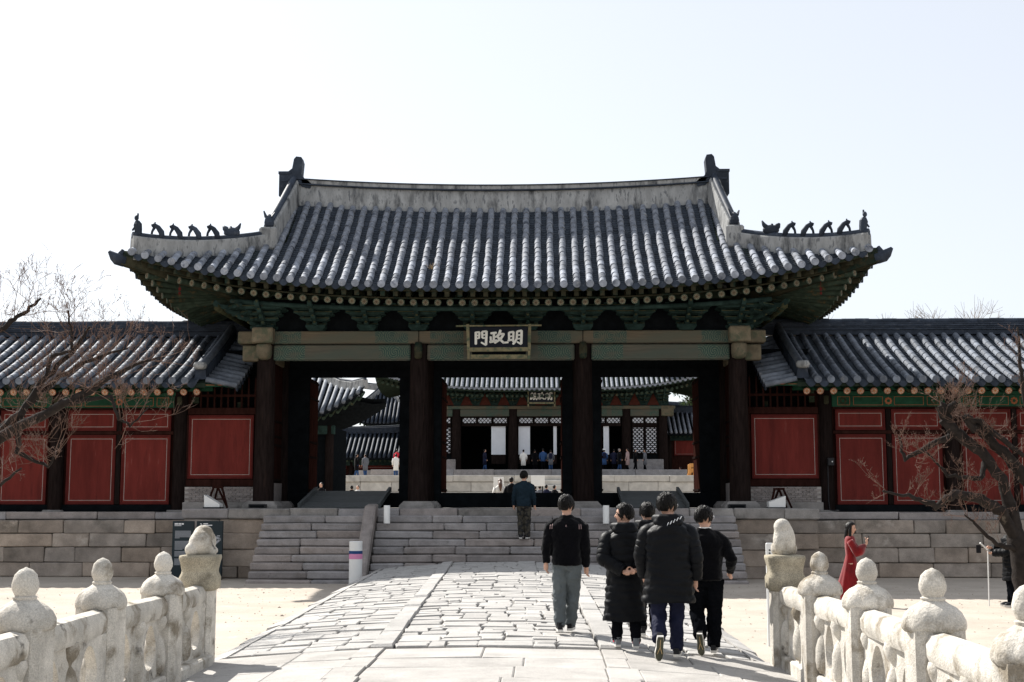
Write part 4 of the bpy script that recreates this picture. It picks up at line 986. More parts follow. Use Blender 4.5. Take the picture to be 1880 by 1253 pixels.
hcm = col_mesh(hz_(747)-z0h, .42, .36, wood_dk, 12)
for x in HC: O('column', hcm, hl, Matrix.Translation((x, YH, z0h)))
k = B(); k.box(HC[0], HC[-1], YH+8, YH+8.2, z0h, hz_(747)); k.box(HC[0]-.1, HC[0]+.1, YH, YH+8, z0h, hz_(745)); k.box(HC[-1]-.1, HC[-1]+.1, YH, YH+8, z0h, hz_(745)); k.box(HC[0], HC[-1], YH, YH+8, hz_(747), hz_(746)); X(k, 'hall_wall', wood_blk, hl)
for i in range(5):
    x0, x1 = HC[i]+.42, HC[i+1]-.42
    k = B(); k.cbox(x0-.1, x1+.1, YH-.3, YH+.2, hz_(765), hz_(752), .04); o = X(k, 'tie_beam', beam_lo, hl)
    k = B(); k.box(x0, x1, YH-.1, YH+.1, hz_(783), hz_(779)); k.box(x0, x1, YH-.08, YH+.1, hz_(767), hz_(765)); X(k, 'lintel', wood_dk, hl)
    npn = 3 if 0 < i < 4 else 2
    for q in range(npn):
        a, c_ = x0+(x1-x0)*q/npn+.1, x0+(x1-x0)*(q+1)/npn-.1; lattice(hl, a, c_, hz_(777), hz_(768), YH, .3, paper)
k = B(); k.cbox(HC[0]-1, HC[-1]+1, YH-.45, YH+.4, hz_(752), hz_(746), .04); X(k, 'plate_beam', beam_up, hl)
for px in (1225, 763):
    k = B(); x = hx(px); k.cbox(x-.5, x+.5, YH-.5, YH+.3, hz_(765), hz_(746), .05); X(k, 'beam_end', end_wood, hl)
# door leaves: latticed pairs at the ends, white papered leaves standing open in the middle
for px0, px1 in ((1162, 1181), (1186, 1205), (806, 827), (781, 801)):
    lattice(hl, hx(px0), hx(px1), hz_(832), hz_(786), YH-.05, .34, paper, 1)
for px0, px1 in ((1155, 1212), (776, 833)):
    k = B(); k.box(hx(px0), hx(px1), YH+.05, YH+.12, z0h, hz_(783)); X(k, 'door_board', wood_blk, hl); k = B(); k.cbox(hx(px0)-.2, hx(px1)+.2, YH-.6, YH-.05, z0h, hz_(844), .04); X(k, 'stone_footing', stone_st, hl)
for px0, px1 in ((902, 928), (952, 973), (1016, 1022), (1108, 1118)):
    k = B(); k.box(hx(px0), hx(px1), YH+.1, YH+.16, hz_(835), hz_(783)); o = X(k, 'door_leaf', paper, hl); k = B(); k.box(hx(px0), hx(px1), YH+.1, YH+.18, hz_(852), hz_(835)); X(k, 'door_panel', wood_dk, o)
# brackets, eave
ys = 1.55
for i in range(14):
    x = HC[0]+(HC[-1]-HC[0])*i/13; mw = Matrix.Translation((x, YH-.45, hz_(746))) @ Matrix.Diagonal((1.05, 1.5, 1.9, 1))
    o = O('bracket_set', BM[1], hl, mw); O('bracket_trim', BM[2], o, mw)
    if i < 13:
        xm = HC[0]+(HC[-1]-HC[0])*(i+.5)/13; k = B(); zb = hz_(745); k.prism([(-.5, 0), (.5, 0), (0, 1.0)], lambda a, c_: (xm+a, YH-.2, zb+c_), lambda a, c_: (xm+a, YH-.15, zb+c_)); X(k, 'bracket_panel', red_tri, hl)
k = B(); k.box(HC[0]-.5, HC[-1]+.5, YH-.12, YH, hz_(747), hz_(715)); X(k, 'bracket_wall', brk_green, hl)
XHc = (HC[0]+HC[-1])/2; HW = (HC[-1]-HC[0])/2+3.4
def hS(x, v):
    q = min(1.05, abs(x-XHc)/HW); s = v/7.; ze = 11.0+1.3*q**3.5; return Vector((x, 111-v, 16-(16-ze)*(1.15*s-.15*s*s)))
k = B(); ux = [XHc-HW+2*HW*i/40 for i in range(41)]; k.grid(hS, ux, [0, 2, 4, 5.5, 7]); k.grid(lambda x, v: (x, 111-v, hS(x, 7).z-.25+(7-v)*.35), ux, [2, 7]); k.grid(lambda x, v: hS(x, 7)-Vector((0, 0, .25*v)), ux, [0, 1])
k.grid(lambda x, v: (x, 111+v, hS(x, 7-0*v).z+(5.)*(1-v/7)), ux, [0, 7])
k.box(HC[0]-2, HC[-1]+2, 106.4, 112, 12.6, 12.8)
for sg in (-1, 1):
    k.grid(lambda t, y: (XHc+sg*(HW-(HW-(HC[-1]-HC[0])/2+.5)*t), y, 12.05-1.0*max(0, 1-abs(y-111)/7.)*-0-1.1*(1-(abs(y-111)/7.)**3)+.9*t), [0, .5, 1], [104, 105, 106, 108, 111, 114, 118]); k.grid(lambda t, y: (XHc+sg*(HW-4*t), y, 12.3-1.1*(1-(abs(y-111)/7.)**3)+2.2*t), [0, 1], [104, 105, 106, 108, 111, 114, 118])
hr = X(k, 'roof', teal_in, hl); k = B(); kd = B()
nn = int(2*HW/.4)
for i in range(nn):
    x = XHc-HW+.2+.4*i; k.tube([hS(x, v)+Vector((0, 0, .06)) for v in (.5, 3, 5.5, 7.08)], .115, 7)
    kd.ell((x, 104.62, hS(x, 7).z-.55), .12, .04, .12, 10, 6); kd.tube([(x, 104.64, hS(x, 7).z-.55), (x, 106.6, hS(x, 7).z+.2)], .09, 6)
    k.prism([(-.15, .05), (.15, .05), (.1, -.1), (0, -.15), (-.1, -.1)], lambda a, c_: (x+.2+a, 103.93, hS(x, 7).z+c_-.02), lambda a, c_: (x+.2+a, 103.98, hS(x, 7).z+c_-.02))
X(k, 'hall_roof_tiles', tile_tube, hr, kind='stuff'); X(kd, 'hall_rafters', raft_green, hl, kind='stuff')
S2 = 1/26.0*105/2400
hb = T('name_board', (at(994, 740, 104.9)[0], 104.9, hz_(743)), 'small black name board with white characters under the eave of the far hall', 'sign')
xh, zh = at(994, 728, 105); k = B(); k.box(xh-1.0, xh+1.0, 104.92, 105.05, zh-.48, zh+.48); X(k, 'board', plaque, hb)
fh = lambda a, c_, d: (xh+(a-885)*S2*1.0, 104.9-d, zh-(c_-390)*S2*1.15)
for g in (DIAN, ZHENG, MING): k = B(); glyph(k, g, fh, .03); X(k, 'letter', letter, hb)
k = B()
for a in ((xh-1.15, xh+1.15, zh+.48, zh+.58), (xh-1.15, xh+1.15, zh-.62, zh-.48), (xh-1.12, xh-1.0, zh-.85, zh+.48), (xh+1.0, xh+1.12, zh-.85, zh+.48)): k.box(a[0], a[1], 104.85, 105.05, a[2], a[3])
X(k, 'frame', plaque_fr, hb)
k = B(); k.box(xh-.8, xh+.8, 105.0, 106.9, zh-.2, zh+.2); X(k, 'mount', wood_blk, hb)
# generic side buildings
def side_building(lab, x0, x1, yf, z0, zw, ze, zr, dep, lift, mat_t, npan, over=1.6, xo=1.6, cat='building'):
    c = T('side_building', ((x0+x1)/2, yf, z0), lab, cat); a, e_ = x0-xo, x1+xo; xm, hw = (a+e_)/2, (e_-a)/2
    def sS(x, v, m=0):
        q = abs(x-xm)/hw; s = v/(dep/2+over); zz = ze+lift*q**3; return Vector((x, yf+dep/2-v, zr-(zr-zz)*(1.15*s-.15*s*s)))
    VM = dep/2+over; k = B(); ux = [a+(e_-a)*i/24 for i in range(25)]
    hip = lambda x: max(0., (abs(x-xm)-(hw-VM*.75))/(.75*VM))*VM*.85 if lift > .3 else 0
    for m in (1, -1):
        k.grid(lambda x, t: (lambda p: (p.x, p.y if m > 0 else 2*(yf+dep/2)-p.y, p.z))(sS(x, hip(x)+(VM-hip(x))*t)), ux, [0, .3, .6, .8, 1])
        k.grid(lambda x, t: (lambda p: (p.x, p.y if m > 0 else 2*(yf+dep/2)-p.y, p.z-.2+(1-t)*-.1))(sS(x, hip(x)+(VM-hip(x))*t)), ux, [.0, .3, .6, .8, 1])
        k.grid(lambda x, t: (lambda p: (p.x, p.y if m > 0 else 2*(yf+dep/2)-p.y, p.z-.2*t))(sS(x, VM)), ux, [0, 1])
    rf = X(k, 'roof', wood_blk, c); k = B(); kd = B(); n = int((e_-a)/.4)
    for i in range(n):
        x = a+.2+.4*i; h0 = hip(x)+.1
        k.tube([sS(x, h0+(VM+.06-h0)*t)+Vector((0, 0, .05)) for t in (0, .35, .7, 1)], .125, 7)
        kd.tube([(x, yf-over+.5, sS(x, VM).z-.3), (x, yf+.2, sS(x, VM).z+.25)], .1, 7)
    X(k, 'roof_tiles', mat_t, rf, smooth=True, kind='stuff'); X(kd, 'rafters', raft_green, c, kind='stuff')
    k = B(); pts = [(a+(e_-a)*(.12 if lift > .3 else 0)+((e_-a)*(.76 if lift > .3 else 1))*i/8, yf+dep/2, zr-.1+.25*((i-4)/4)**2) for i in range(9)]; ridge(rf, pts, .5, .55, 'ridge', plaster if lift > .3 else tile_dark, tile_dark)
    if lift > .3:
        for s_ in (-1, 1):
            pts = [(xm+s_*(hw-VM*.75*(1-t)), yf+dep/2-VM*(.85*t+.0)-.02, sS(xm+s_*(hw-VM*.75*(1-t)), VM*(.85*t)).z-.1) for t in (0, .2, .4, .6, .8, 1)]; ridge(rf, pts, .4, .5, 'corner_ridge', plaster, tile_dark)
    k = B(); k.box(x0, x1, yf+.1, yf+dep, z0, zw); X(k, 'wall', wood_red if npan else wood_blk, c)
    nb_ = max(1, int((x1-x0)/3.4))
    for i in range(nb_+1):
        x = x0+(x1-x0)*i/nb_; k = B(); k.tube([(x, yf, z0), (x, yf, zw)], .24, 10); X(k, 'column', wood_dk, c, smooth=True)
        if i < nb_ and npan:
            w_ = (x1-x0)/nb_; red_panel(c, x+.5, x+w_-.5, z0+(zw-z0)*.55, zw-.3, yf+.02)
    k = B(); k.cbox(x0-.3, x1+.3, yf-.2, yf+.15, zw-.5, zw, .03); X(k, 'tie_beam', brk_green, c)
    k = B(); k.box(x0-.5, x1+.5, yf-.6, yf+dep, 1.2, z0); X(k, 'footing', stone_st, c)
    return c
# pavilion whose upturned corner shows in the left doorway
px0 = at(668, 700, 73)[0]
side_building('dark pavilion with upturned tiled eave corner beyond the left doorway', px0-13.5, px0-2.2, 75, 2.0, 6.4, 6.3, 10.3, 6.5, 2.0, tile_corr, 0, 2.2, 2.2)
# low wing farther back, and the one beside the hall
side_building('low dark corridor roof far behind the pavilion in the left doorway', at(560, 830, 112)[0], at(732, 830, 112)[0], 112, 4.0, 5.6, 5.75, 8.0, 4.0, 0., tile_dark, 2)
side_building('curved blue roof with white plastered edge behind the pavilion', at(668, 760, 128)[0], at(735, 760, 128)[0], 128, 5.5, 9.4, 9.6, 13.2, 5, 1.0, tile_dark, 0, 1.6, 1.6)
rw = side_building('small wing with sunlit roof tiles and a red panel to the right of the hall', at(1228, 830, 110)[0], at(1330, 830, 110)[0], 110, 3.9, 7.6, 7.7, 9.6, 4.0, 0., tile_tube, 2, 1.2, .9)
# iron railing, notice boards, wooden stands
fn = T('iron_railing', (at(578, 903, 90)[0], 90, 1.3), 'black iron railing with thin upright bars seen in the left doorway', 'railing')
fx0, fx1 = at(545, 890, 90)[0], at(596, 890, 90)[0]
for i in range(16):
    x = fx0+(fx1-fx0)*i/15; k = B(); k.box(x-.03, x+.03, 89.97, 90.03, 1.3, 3.4); X(k, 'bar', metal_dk, fn)
for z in (1.6, 3.2): k = B(); k.box(fx0-.05, fx1+.05, 89.96, 90.04, z, z+.07); X(k, 'rail', metal_dk, fn)
def wood_stand(px0, px1, py0, py1, Y, lab):
    x0, z1 = at(px0, py0, Y); x1, z0 = at(px1, py1, Y); c = T('wooden_stand', ((x0+x1)/2, Y, z0), lab, 'stand'); w_ = x1-x0
    for u in (.25, .85): k = B(); k.cbox(x0+w_*u-.12, x0+w_*u+.12, Y-.1, Y+.1, z0, z1-(0 if u < .5 else .25), .03); X(k, 'post', orange_w, c)
    for f in (.35, .75): k = B(); k.cbox(x0+w_*.25, x1, Y-.06, Y+.06, z0+(z1-z0)*f, z0+(z1-z0)*f+.3, .02); X(k, 'board', orange_w, c)
    k = B(); k.beam((x0, Y, z0), (x0+w_*.25, Y, z0+.5), .14, .14); X(k, 'brace', orange_w, c)
    k = B(); k.cbox(x0, x1, Y-.4, Y+.4, z0-.02, z0+.12, .02); X(k, 'foot', orange_w, c)
wood_stand(604, 633, 849, 873, 97.2, 'new orange wooden stand at the left end of the pale terrace')
wood_stand(1262, 1278, 853, 876, 97.2, 'orange wooden post stand at the right end of the terrace, beside the small wing')
def flat_sign(px0, px1, py0, py1, Y, lab, zg=1.3):
    x0, z1 = at(px0, py0, Y); x1, z0 = at(px1, py1, Y); c = T('notice_board', ((x0+x1)/2, Y, zg), lab, 'sign')
    k = B(); k.cbox(x0, x1, Y-.03, Y+.03, z0, z1, .01); X(k, 'board', white_p, c)
    for x in (x0+.1, x1-.1): k = B(); k.box(x-.03, x+.03, Y+.035, Y+.08, zg, z1-.1); X(k, 'leg', metal_dk, c)
flat_sign(975, 1000, 873, 893, 60, 'blank white notice board standing in the sunlit courtyard')
flat_sign(906, 925, 876, 906, 58, 'white panel standing behind the long-haired person in the courtyard')
# pine beyond the wing
pt = T('pine_tree', (at(1268, 760, 125)[0], 125, 1.3), 'green pine crown showing over the small wing roof', 'tree')
tx_ = at(1270, 760, 125)[0]; k = B(); k.tube([(tx_, 125, 1), (tx_+.1, 125, 6), (tx_-.1, 125, 10), (tx_+.2, 125, 14)], [.5, .45, .38, .15], 8); X(k, 'trunk', bark, pt)
k = B()
for i in range(90):
    u = R.random(); c0 = Vector((tx_+R.gauss(0, 2.2), 125+R.gauss(0, 2), 11+R.gauss(0, 1.6)+u))
    for j in range(26):
        d = Vector((R.gauss(0, 1), R.gauss(0, 1), R.gauss(.3, .6))).normalized(); p = c0+d*R.uniform(.1, .5); s_ = d.cross(Vector((R.random(), R.random(), R.random()))).normalized()*.06
        k.add([p-s_, p+s_, p+d*.4], [(0, 1, 2)])
X(k, 'crown', pine_l, pt)
for i in range(7):
    q = B(); a = R.uniform(0, 6.3); z = R.uniform(7, 12); q.tube([(tx_, 125, z), (tx_+1.4*math.cos(a), 125+1.4*math.sin(a), z+.6), (tx_+2.5*math.cos(a), 125+2.5*math.sin(a), z+.8)], [.16, .1, .04], 6); X(q, 'limb', bark, pt)
# pale far building between hall and wing
side_building('pale far house behind the pine', at(1235, 760, 150)[0], at(1290, 760, 150)[0], 150, 1.3, 11.5, 11.7, 13, 6, 0., tile_dark, 0)
# ------------------------------------------------------------ bridge balustrades
def zb(y): return .30+.010*(15-y)
PP = [(.005, .008), (.016, .001), (.045, -.012), (.076, -.045), (.092, -.11), (.090, -.145), (.072, -.182), (.068, -.19), (.084, -.20), (.078, -.218)]
def post_cap():
    k = B(); k.lathe(PP[::-1], (0, 0, 1.27), 18)
    rings = []
    for r, z in ((.185, -.435), (.205, -.43), (.224, -.41), (.229, -.385), (.224, -.35), (.198, -.30), (.158, -.262), (.11, -.238), (.078, -.215)):
        rings.append([((r*(.94+.06*abs(math.cos(4*t))**.5-.045))*math.cos(t), (r*(.94+.06*abs(math.cos(4*t))**.5-.045))*math.sin(t), 1.27+z) for t in [2*math.pi*i/48 for i in range(48)]])
    k.loft(rings); return auto_smooth(k.mesh('post_cap', stone_rail), 55)
def post_body(h=.86):
    k = B(); c_ = .05; w_ = .175
    sec = [(-w_+c_, -w_), (w_-c_, -w_), (w_, -w_+c_), (w_, w_-c_), (w_-c_, w_), (-w_+c_, w_), (-w_, w_-c_), (-w_, -w_+c_)]
    k.loft([[(x, y, z) for x, y in sec] for z in (-.1, .3, .6, h)]); return k.mesh('post', stone_rail)
pc_m, pb_m = post_cap(), post_body()
bal = B(); bal.lathe([(.075, .10), (.10, .14), (.112, .22), (.108, .34), (.085, .43), (.052, .475), (.06, .50), (.095, .54), (.118, .61), (.105, .655)], n=14); bal_m = auto_smooth(bal.mesh('baluster', stone_rail), 60)
def arch_plate(k, x, y0, y1, z0, z1, t):
    """slab in the YZ plane pierced by a pointed opening"""
    ym, hw = (y0+y1)/2, (y1-y0)*.24; zb_, zt = z0+.10, z1-.06; n = 24
    inner = []; outer = []
    for i in range(n):
        a = 2*math.pi*i/n; cy, cz = math.sin(a), -math.cos(a)
        zz = zb_+(zt-zb_)*(cz*.5+.5); wdt = abs(cy)**.8*hw*(1-.35*max(0, cz)); inner.append((ym+math.copysign(wdt, cy) if abs(cy) > 1e-6 else ym, zz))
        m_ = max(abs(cy), abs(cz)); outer.append(((y0+y1)/2+(y1-y0)/2*cy/m_, (z0+z1)/2+(z1-z0)/2*cz/m_))
    V = [(x-t, *p) for p in outer]+[(x-t, *p) for p in inner]+[(x+t, *p) for p in inner]+[(x+t, *p) for p in outer]
    F = []
    for i in range(n):
        j = (i+1) % n
        for r_ in range(3): F.append((r_*n+i, r_*n+j, (r_+1)*n+j, (r_+1)*n+i))
    k.add(V, F)
def beast(k, s):
    k.ell((0, 0, .15), .145, .17, .155, 14, 9, lambda v: Vector((v.x*(1-.15*max(0, v.z)), v.y, v.z)))
    k.ell((.02*s, .05, .24), .12, .12, .11, 12, 8); k.ell((.10*s, .10, .16), .07, .08, .11, 10, 7)
    k.ell((.13*s, .0, .05), .06, .05, .06, 10, 6); k.ell((.13*s, .16, .05), .06, .05, .05, 10, 6); k.ell((-.10*s, -.08, .07), .08, .09, .08, 10, 6); k.ell((-.1*s, .1, .07), .08, .09, .08, 10, 6)
def balustrade(sg, posts, end, lab, g):
    c = T('stone_balustrade', (posts[0][0], 11.5, .2), lab, 'balustrade')
    allp = [end]+posts
    for i, (x, y) in enumerate(allp):
        z = zb(y); mw = Matrix.Translation((x, y, z)) @ Matrix.Rotation(rad(R.uniform(-2, 2)), 4, 'Z')
        if i:
            o = O('post', pb_m, c, mw); O('post_cap', pc_m, o, mw @ Matrix.Rotation(rad(R.uniform(0, 90)), 4, 'Z') @ Matrix.Diagonal((R.uniform(.97, 1.04), R.uniform(.97, 1.04), 1, 1)))
        else:
            o = O('post', pb_m, c, mw @ Matrix.Diagonal((.95, .95, .98, 1)))
            k = B(); k.lathe([(.175, .80), (.215, .83), (.218, .95), (.195, 1.0), (.19, 1.03), (.208, 1.12), (.222, 1.17), (.217, 1.20), (.1, 1.21)], (x, y, z-.02), 20, .75, rad(45) if False else 0); X(k, 'lotus_pedestal', stone_moss, o, smooth=True)
            k = B()
            if sg < 0: beast(k, 1.)
            else:
                k.ell((0, 0, .19), .13, .14, .21, 14, 10, lambda v: Vector((v.x*(1-.1*v.z), v.y, v.z))); k.ell((-.02, -.02, .33), .10, .11, .10, 12, 8); k.ell((.07, .09, .08), .08, .08, .09, 10, 6); k.ell((-.09, .09, .08), .07, .08, .09, 10, 6)
            q = O('carved_beast', k.mesh('carved_beast', stone_rail, True), o, Matrix.Translation((x, y, z+1.175)) @ Matrix.Rotation(rad(-10*sg), 4, 'Z'))
            md = q.modifiers.new('m', 'REMESH'); md.mode = 'VOXEL'; md.voxel_size = .018; md.use_smooth_shade = True; q.modifiers.new('s', 'SMOOTH').iterations = 3
    for (x0, y0), (x1, y1) in zip(allp[:-1], allp[1:]):
        L0, L1 = y0-.165, y1+.165; f = lambda y: x0+(x1-x0)*(y0-y)/(y0-y1)
        # handrail with rounded top
        k = B(); rr_ = []
        for y in (L0, (L0*2+L1)/3, (L0+2*L1)/3, L1):
            zz = zb(y)+.64; x = f(y); rr_.append([(x-.085, y, zz), (x+.085, y, zz), (x+.105, y, zz+.05), (x+.108, y, zz+.13), (x+.075, y, zz+.19), (x+.0, y, zz+.21), (x-.075, y, zz+.19), (x-.108, y, zz+.13), (x-.105, y, zz+.05)])
        k.loft(rr_); O('handrail', auto_smooth(k.mesh('handrail', stone_rail), 45), c)
        ym = (L0+L1)/2; zz = zb(ym); x = f(ym)
        k = B(); k.cbox(min(f(L0), f(L1))-.10, max(f(L0), f(L1))+.10, L1, L0, zz-.12, zz+.07, .02); X(k, 'base_rail', stone_rail, c)
        k = B(); n_ = 2
        for q in range(2): arch_plate(k, x, L1+(L0-L1)*q/2, L1+(L0-L1)*(q+1)/2, zz+.065, zz+.645, .045)
        X(k, 'pierced_panel', stone_rail, c)
        for y in (L0-.07, ym, L1+.07): O('baluster', bal_m, c, Matrix.Translation((f(y), y, zb(y))) @ Matrix.Rotation(R.uniform(0, 6), 4, 'Z'))
balustrade(-1, [(-2.64, 13.25), (-2.62, 11.35), (-2.48, 9.3), (-2.4, 7.3)], (-2.77, 15.2), 'carved stone bridge balustrade ending in a crouching beast by the information boards', '')
balustrade(1, [(3.97, 13.45), (3.98, 11.55), (3.90, 9.35), (3.82, 7.3)], (3.96, 15.3), 'sunlit carved stone bridge balustrade in front of the woman in red', '')
# ------------------------------------------------------------ small furniture
def bollard(x, y, z, r, h, lab, grp=None, stripes=True):
    c = T('bollard', (x, y, z), lab, 'bollard', grp); k = B(); k.lathe([(r, 0), (r, h-.01), (r*.93, h), (0.01, h+.002)], (x, y, z), 24); o = O('tube', auto_smooth(k.mesh('tube', white_p), 40), c)
    if stripes:
        for z0, z1, m_ in ((.79, .865, blue_p), (.665, .79, pink_p)):
            k = B(); k.lathe([(r+.004, z0*h/1.1), (r+.004, z1*h/1.1)], (x, y, z), 24); O('stripe', auto_smooth(k.mesh('stripe', m_), 40), c)
bx, _ = at(653, 1030, 32.9)
bollard(bx, 32.9, 0, .165, 1.10, 'thick white bollard with blue and pink bands at the foot of the stairs')
bx, bz = at(712, 957, 35.5); bollard(bx, 35.28, 1.5, .085, .48, 'short white post on the stairs beside the sloping stair rail', None, False)
bx, bz = at(1112, 957, 35.5); bollard(bx, 35.28, 1.5, .085, .48, 'short white post on the stairs behind the walking group', None, False)
def ramp(x0, x1, lab):
    c = T('wooden_ramp', ((x0+x1)/2, 37, 1.9), lab, 'ramp'); ya, yb, za, zb_ = 36.85, 39.62, 1.93, 2.40; n = 14
    for i in range(n):
        t0, t1 = i/n, (i+1)/n; y0, y1 = ya+(yb-ya)*t0+.008, ya+(yb-ya)*t1-.008; z0, z1 = za+(zb_-za)*t0, za+(zb_-za)*t1; k = B()
        k.add([(x0, y0, z0), (x1, y0, z0), (x1, y1, z1), (x0, y1, z1), (x0, y0, z0-.03), (x1, y0, z0-.03), (x1, y1, z1-.03), (x0, y1, z1-.03)], [(0, 1, 2, 3), (4, 5, 1, 0), (5, 6, 2, 1), (6, 7, 3, 2), (7, 4, 0, 3)]); X(k, 'plank', deckwood, c)
    for x in (x0-.04, x1+.04): k = B(); k.beam((x, ya-.05, za+.03), (x, yb, zb_+.05), .08, .14); X(k, 'side_rail', deckwood, c)
    for x in (x0+.15, x1-.15): k = B(); k.prism([(ya, za-.035), (yb, zb_-.035), (yb, 1.9), (ya, 1.9)], lambda a, b_: (x-.03, a, b_), lambda a, b_: (x+.03, a, b_)); X(k, 'stringer', wood_blk, c)
ramp(-5.6, -3.45, 'grey wooden ramp over the threshold of the left doorway, by the round white post')
ramp(3.5, 5.2, 'grey wooden ramp over the threshold of the right doorway behind the walking group')
def slant_sign(pts, Y, lab, fl):
    P = [at(px, py, Y) for px, py in pts]; c = T('lectern_sign', (P[0][0], Y, 1.9), lab, 'sign'); z0 = 1.9
    P = [(x, max(z, z0) if i < 2 else z0) for i, (x, z) in enumerate(P)]
    k = B(); k.prism(P, lambda a, b_: (a, Y-.2, b_), lambda a, b_: (a, Y+.2, b_)); X(k, 'panel', white_p, c)
    k = B(); k.cbox(min(p[0] for p in P)-.02, max(p[0] for p in P)+.02, Y-.22, Y+.22, z0-.004, z0+.03, .005); X(k, 'foot', metal_dk, c)
slant_sign([(378, 909), (406, 926), (406, 936), (378, 936)], 36.5, 'white slanted lectern sign on the platform before the brick footing above the information boards', 1)
slant_sign([(1410, 922), (1440, 911), (1440, 938), (1410, 938)], 36.5, 'white slanted lectern sign on the platform between the walking group and the woman in red', -1)
def easel(px, py0, Y, lab, s):
    x, z1 = at(px, py0, Y); c = T('folding_easel', (x, Y, 1.9), lab, 'easel')
    for dx0, dx1, dy in ((-.12, -.28, -.15), (.12, .32, -.15), (.0, -.18, .2), (.0, .24, .2)): k = B(); k.beam((x+dx0*s, Y, z1), (x+dx1*s, Y+dy, 1.9), .045, .045); X(k, 'leg', wood_red, c)
    k = B(); k.beam((x-.16*s, Y, z1), (x+.16*s, Y, z1), .05, .06); X(k, 'cross_bar', wood_red, c)
    k = B(); k.beam((x-.2*s, Y-.08, 2.15), (x+.24*s, Y-.08, 2.15), .04, .04); X(k, 'cross_bar', wood_red, c)
easel(400, 895, 37.3, 'dark red folding easel behind the white sign at the left brick footing', 1)
easel(1430, 898, 37.3, 'dark red folding easel behind the white sign at the right brick footing', 1)
for px, lab in ((473, 'small black floor box on the platform below the left corner column'), (1353, 'small black floor box on the platform below the right corner column')):
    x, _ = at(px, 928, 36.7); c = T('floor_box', (x, 36.7, 1.9), lab, 'box'); k = B(); k.cbox(x-.24, x+.24, 36.6, 36.85, 1.893, 2.01, .012); X(k, 'case', metal_dk, c); k = B(); k.box(x-.2, x+.2, 36.59, 36.602, 1.92, 1.98); X(k, 'slot', wood_blk, c)
def info_board(px0, px1, lab, which):
    Y = 35.35; x0, zt = at(px0, 957, Y); x1, _ = at(px1, 957, Y); c = T('information_board', ((x0+x1)/2, Y, 0), lab, 'sign')
    k = B(); k.cbox(x0, x1, Y-.05, Y+.05, -.01, zt, .008); X(k, 'panel', sign_dk, c); w_ = x1-x0; f = Y-.053
    k = B(); kw = B()
    if which == 0:
        for j, (u, v, ww) in enumerate(((.1, .055, .16), (.28, .055, .13), (.43, .055, .1))): kw.box(x0+u*w_, x0+(u+ww)*w_, f-.001, f, zt-v*1.0-.04, zt-v)
        kw.box(x0+.1*w_, x0+.42*w_, f-.001, f, zt-.13, zt-.115)
        for z0, n, last in ((.26, 7, .35), (.53, 8, .5), (.80, 5, .7), (1.0, 6, .4)):
            for i in range(n): k.box(x0+.13*w_, x0+(.88 if i < n-1 else last)*w_, f-.001, f, zt-z0-i*.03-.017, zt-z0-i*.03)
    else:
        for (ax, az, bx_, bz_) in ((.14, .075, .2, .075), (.2, .075, .2, .105), (.2, .105, .14, .135), (.14, .135, .2, .135)): kw.beam((x0+ax*w_, f, zt-az), (x0+bx_*w_, f, zt-bz_), .02, .02)
        for u, v, ww in ((.26, .06, .18), (.26, .10, .34), (.25, .19, .12), (.1, .25, .2)): (kw if v < .15 else k).box(x0+u*w_, x0+(u+ww)*w_, f-.001, f, zt-v-.025, zt-v)
        ring = [(.22, .42), (.55, .38), (.92, .48), (.62, .68)]
        for i in range(4):
            (ax, az), (bx_, bz_) = ring[i], ring[(i+1) % 4]; k.beam((x0+ax*w_, f+.008, zt-az), (x0+bx_*w_, f+.008, zt-bz_), .02, .055)
        for u, v in ((.5, .32), (.85, .38)): k.box(x0+(u-.06)*w_, x0+(u+.06)*w_, f-.001, f, zt-v-.03, zt-v)
        k.beam((x0+.62*w_, f+.008, zt-.68), (x0+.5*w_, f+.008, zt-.95), .02, .03)
    X(k, 'text_lines', sign_tx, c); X(kw, 'heading', sign_wh, c)
info_board(318, 357, 'dark information board with blocks of grey text against the platform', 0)
info_board(362, 410, 'dark information board with a pale plan drawing, behind the carved beast', 1)
x, zt = at(1412, 997, 19.5); c = T('marker_sign', (x, 19.5, 0), 'narrow white marker with small writing behind the sunlit carved beast', 'sign')
k = B(); k.cbox(x-.05, x+.05, 19.47, 19.53, -.01, zt, .012); X(k, 'panel', white_p, c); k = B()
for i in range(7): k.beam((x-.012, 19.468, zt-.1-i*.045), (x+.012, 19.468, zt-.112-i*.045), .004, .02); k.beam((x, 19.467, zt-.095-i*.045), (x+.004, 19.467, zt-.12-i*.045), .004, .006)
X(k, 'writing', sign_dk, c)
x, z = at(1525, 848, 37.7); c = T('alarm_box', (x, 37.7, z-.1), 'small black box with cable on the corridor column left of the red doors', 'box')
k = B(); k.cbox(x-.09, x+.09, 37.62, 37.85, z-.11, z+.11, .012); X(k, 'case', metal_dk, c); k = B(); k.tube([(x-.07, 37.75, z-.1), (x-.08, 37.74, 2.1), (x-.06, 37.7, 1.84), (x+.2, 37.6, 1.81)], .018, 6); X(k, 'cable', metal_dk, c); k = B(); k.ell((x+.03, 37.62, z), .02, .01, .02, 8, 5); X(k, 'lamp', white_p, c)
# dry grass tuft growing between roof tiles
p = SF(at(797, 482, 36.5)[0], 3.35); c = T('dry_grass_tuft', tuple(p), 'tuft of dry grass growing between the gate roof tiles', 'grass'); k = B()
for i in range(70):
    d = Vector((R.gauss(0, .5), R.gauss(-.2, .4), R.uniform(.3, 1))).normalized()*R.uniform(.1, .26); q = p+Vector((R.gauss(0, .06), R.gauss(0, .06), .0)); s_ = Vector((.006, 0, .002)); k.add([q-s_, q+s_, q+d], [(0, 1, 2)])
X(k, 'blades', straw, c)
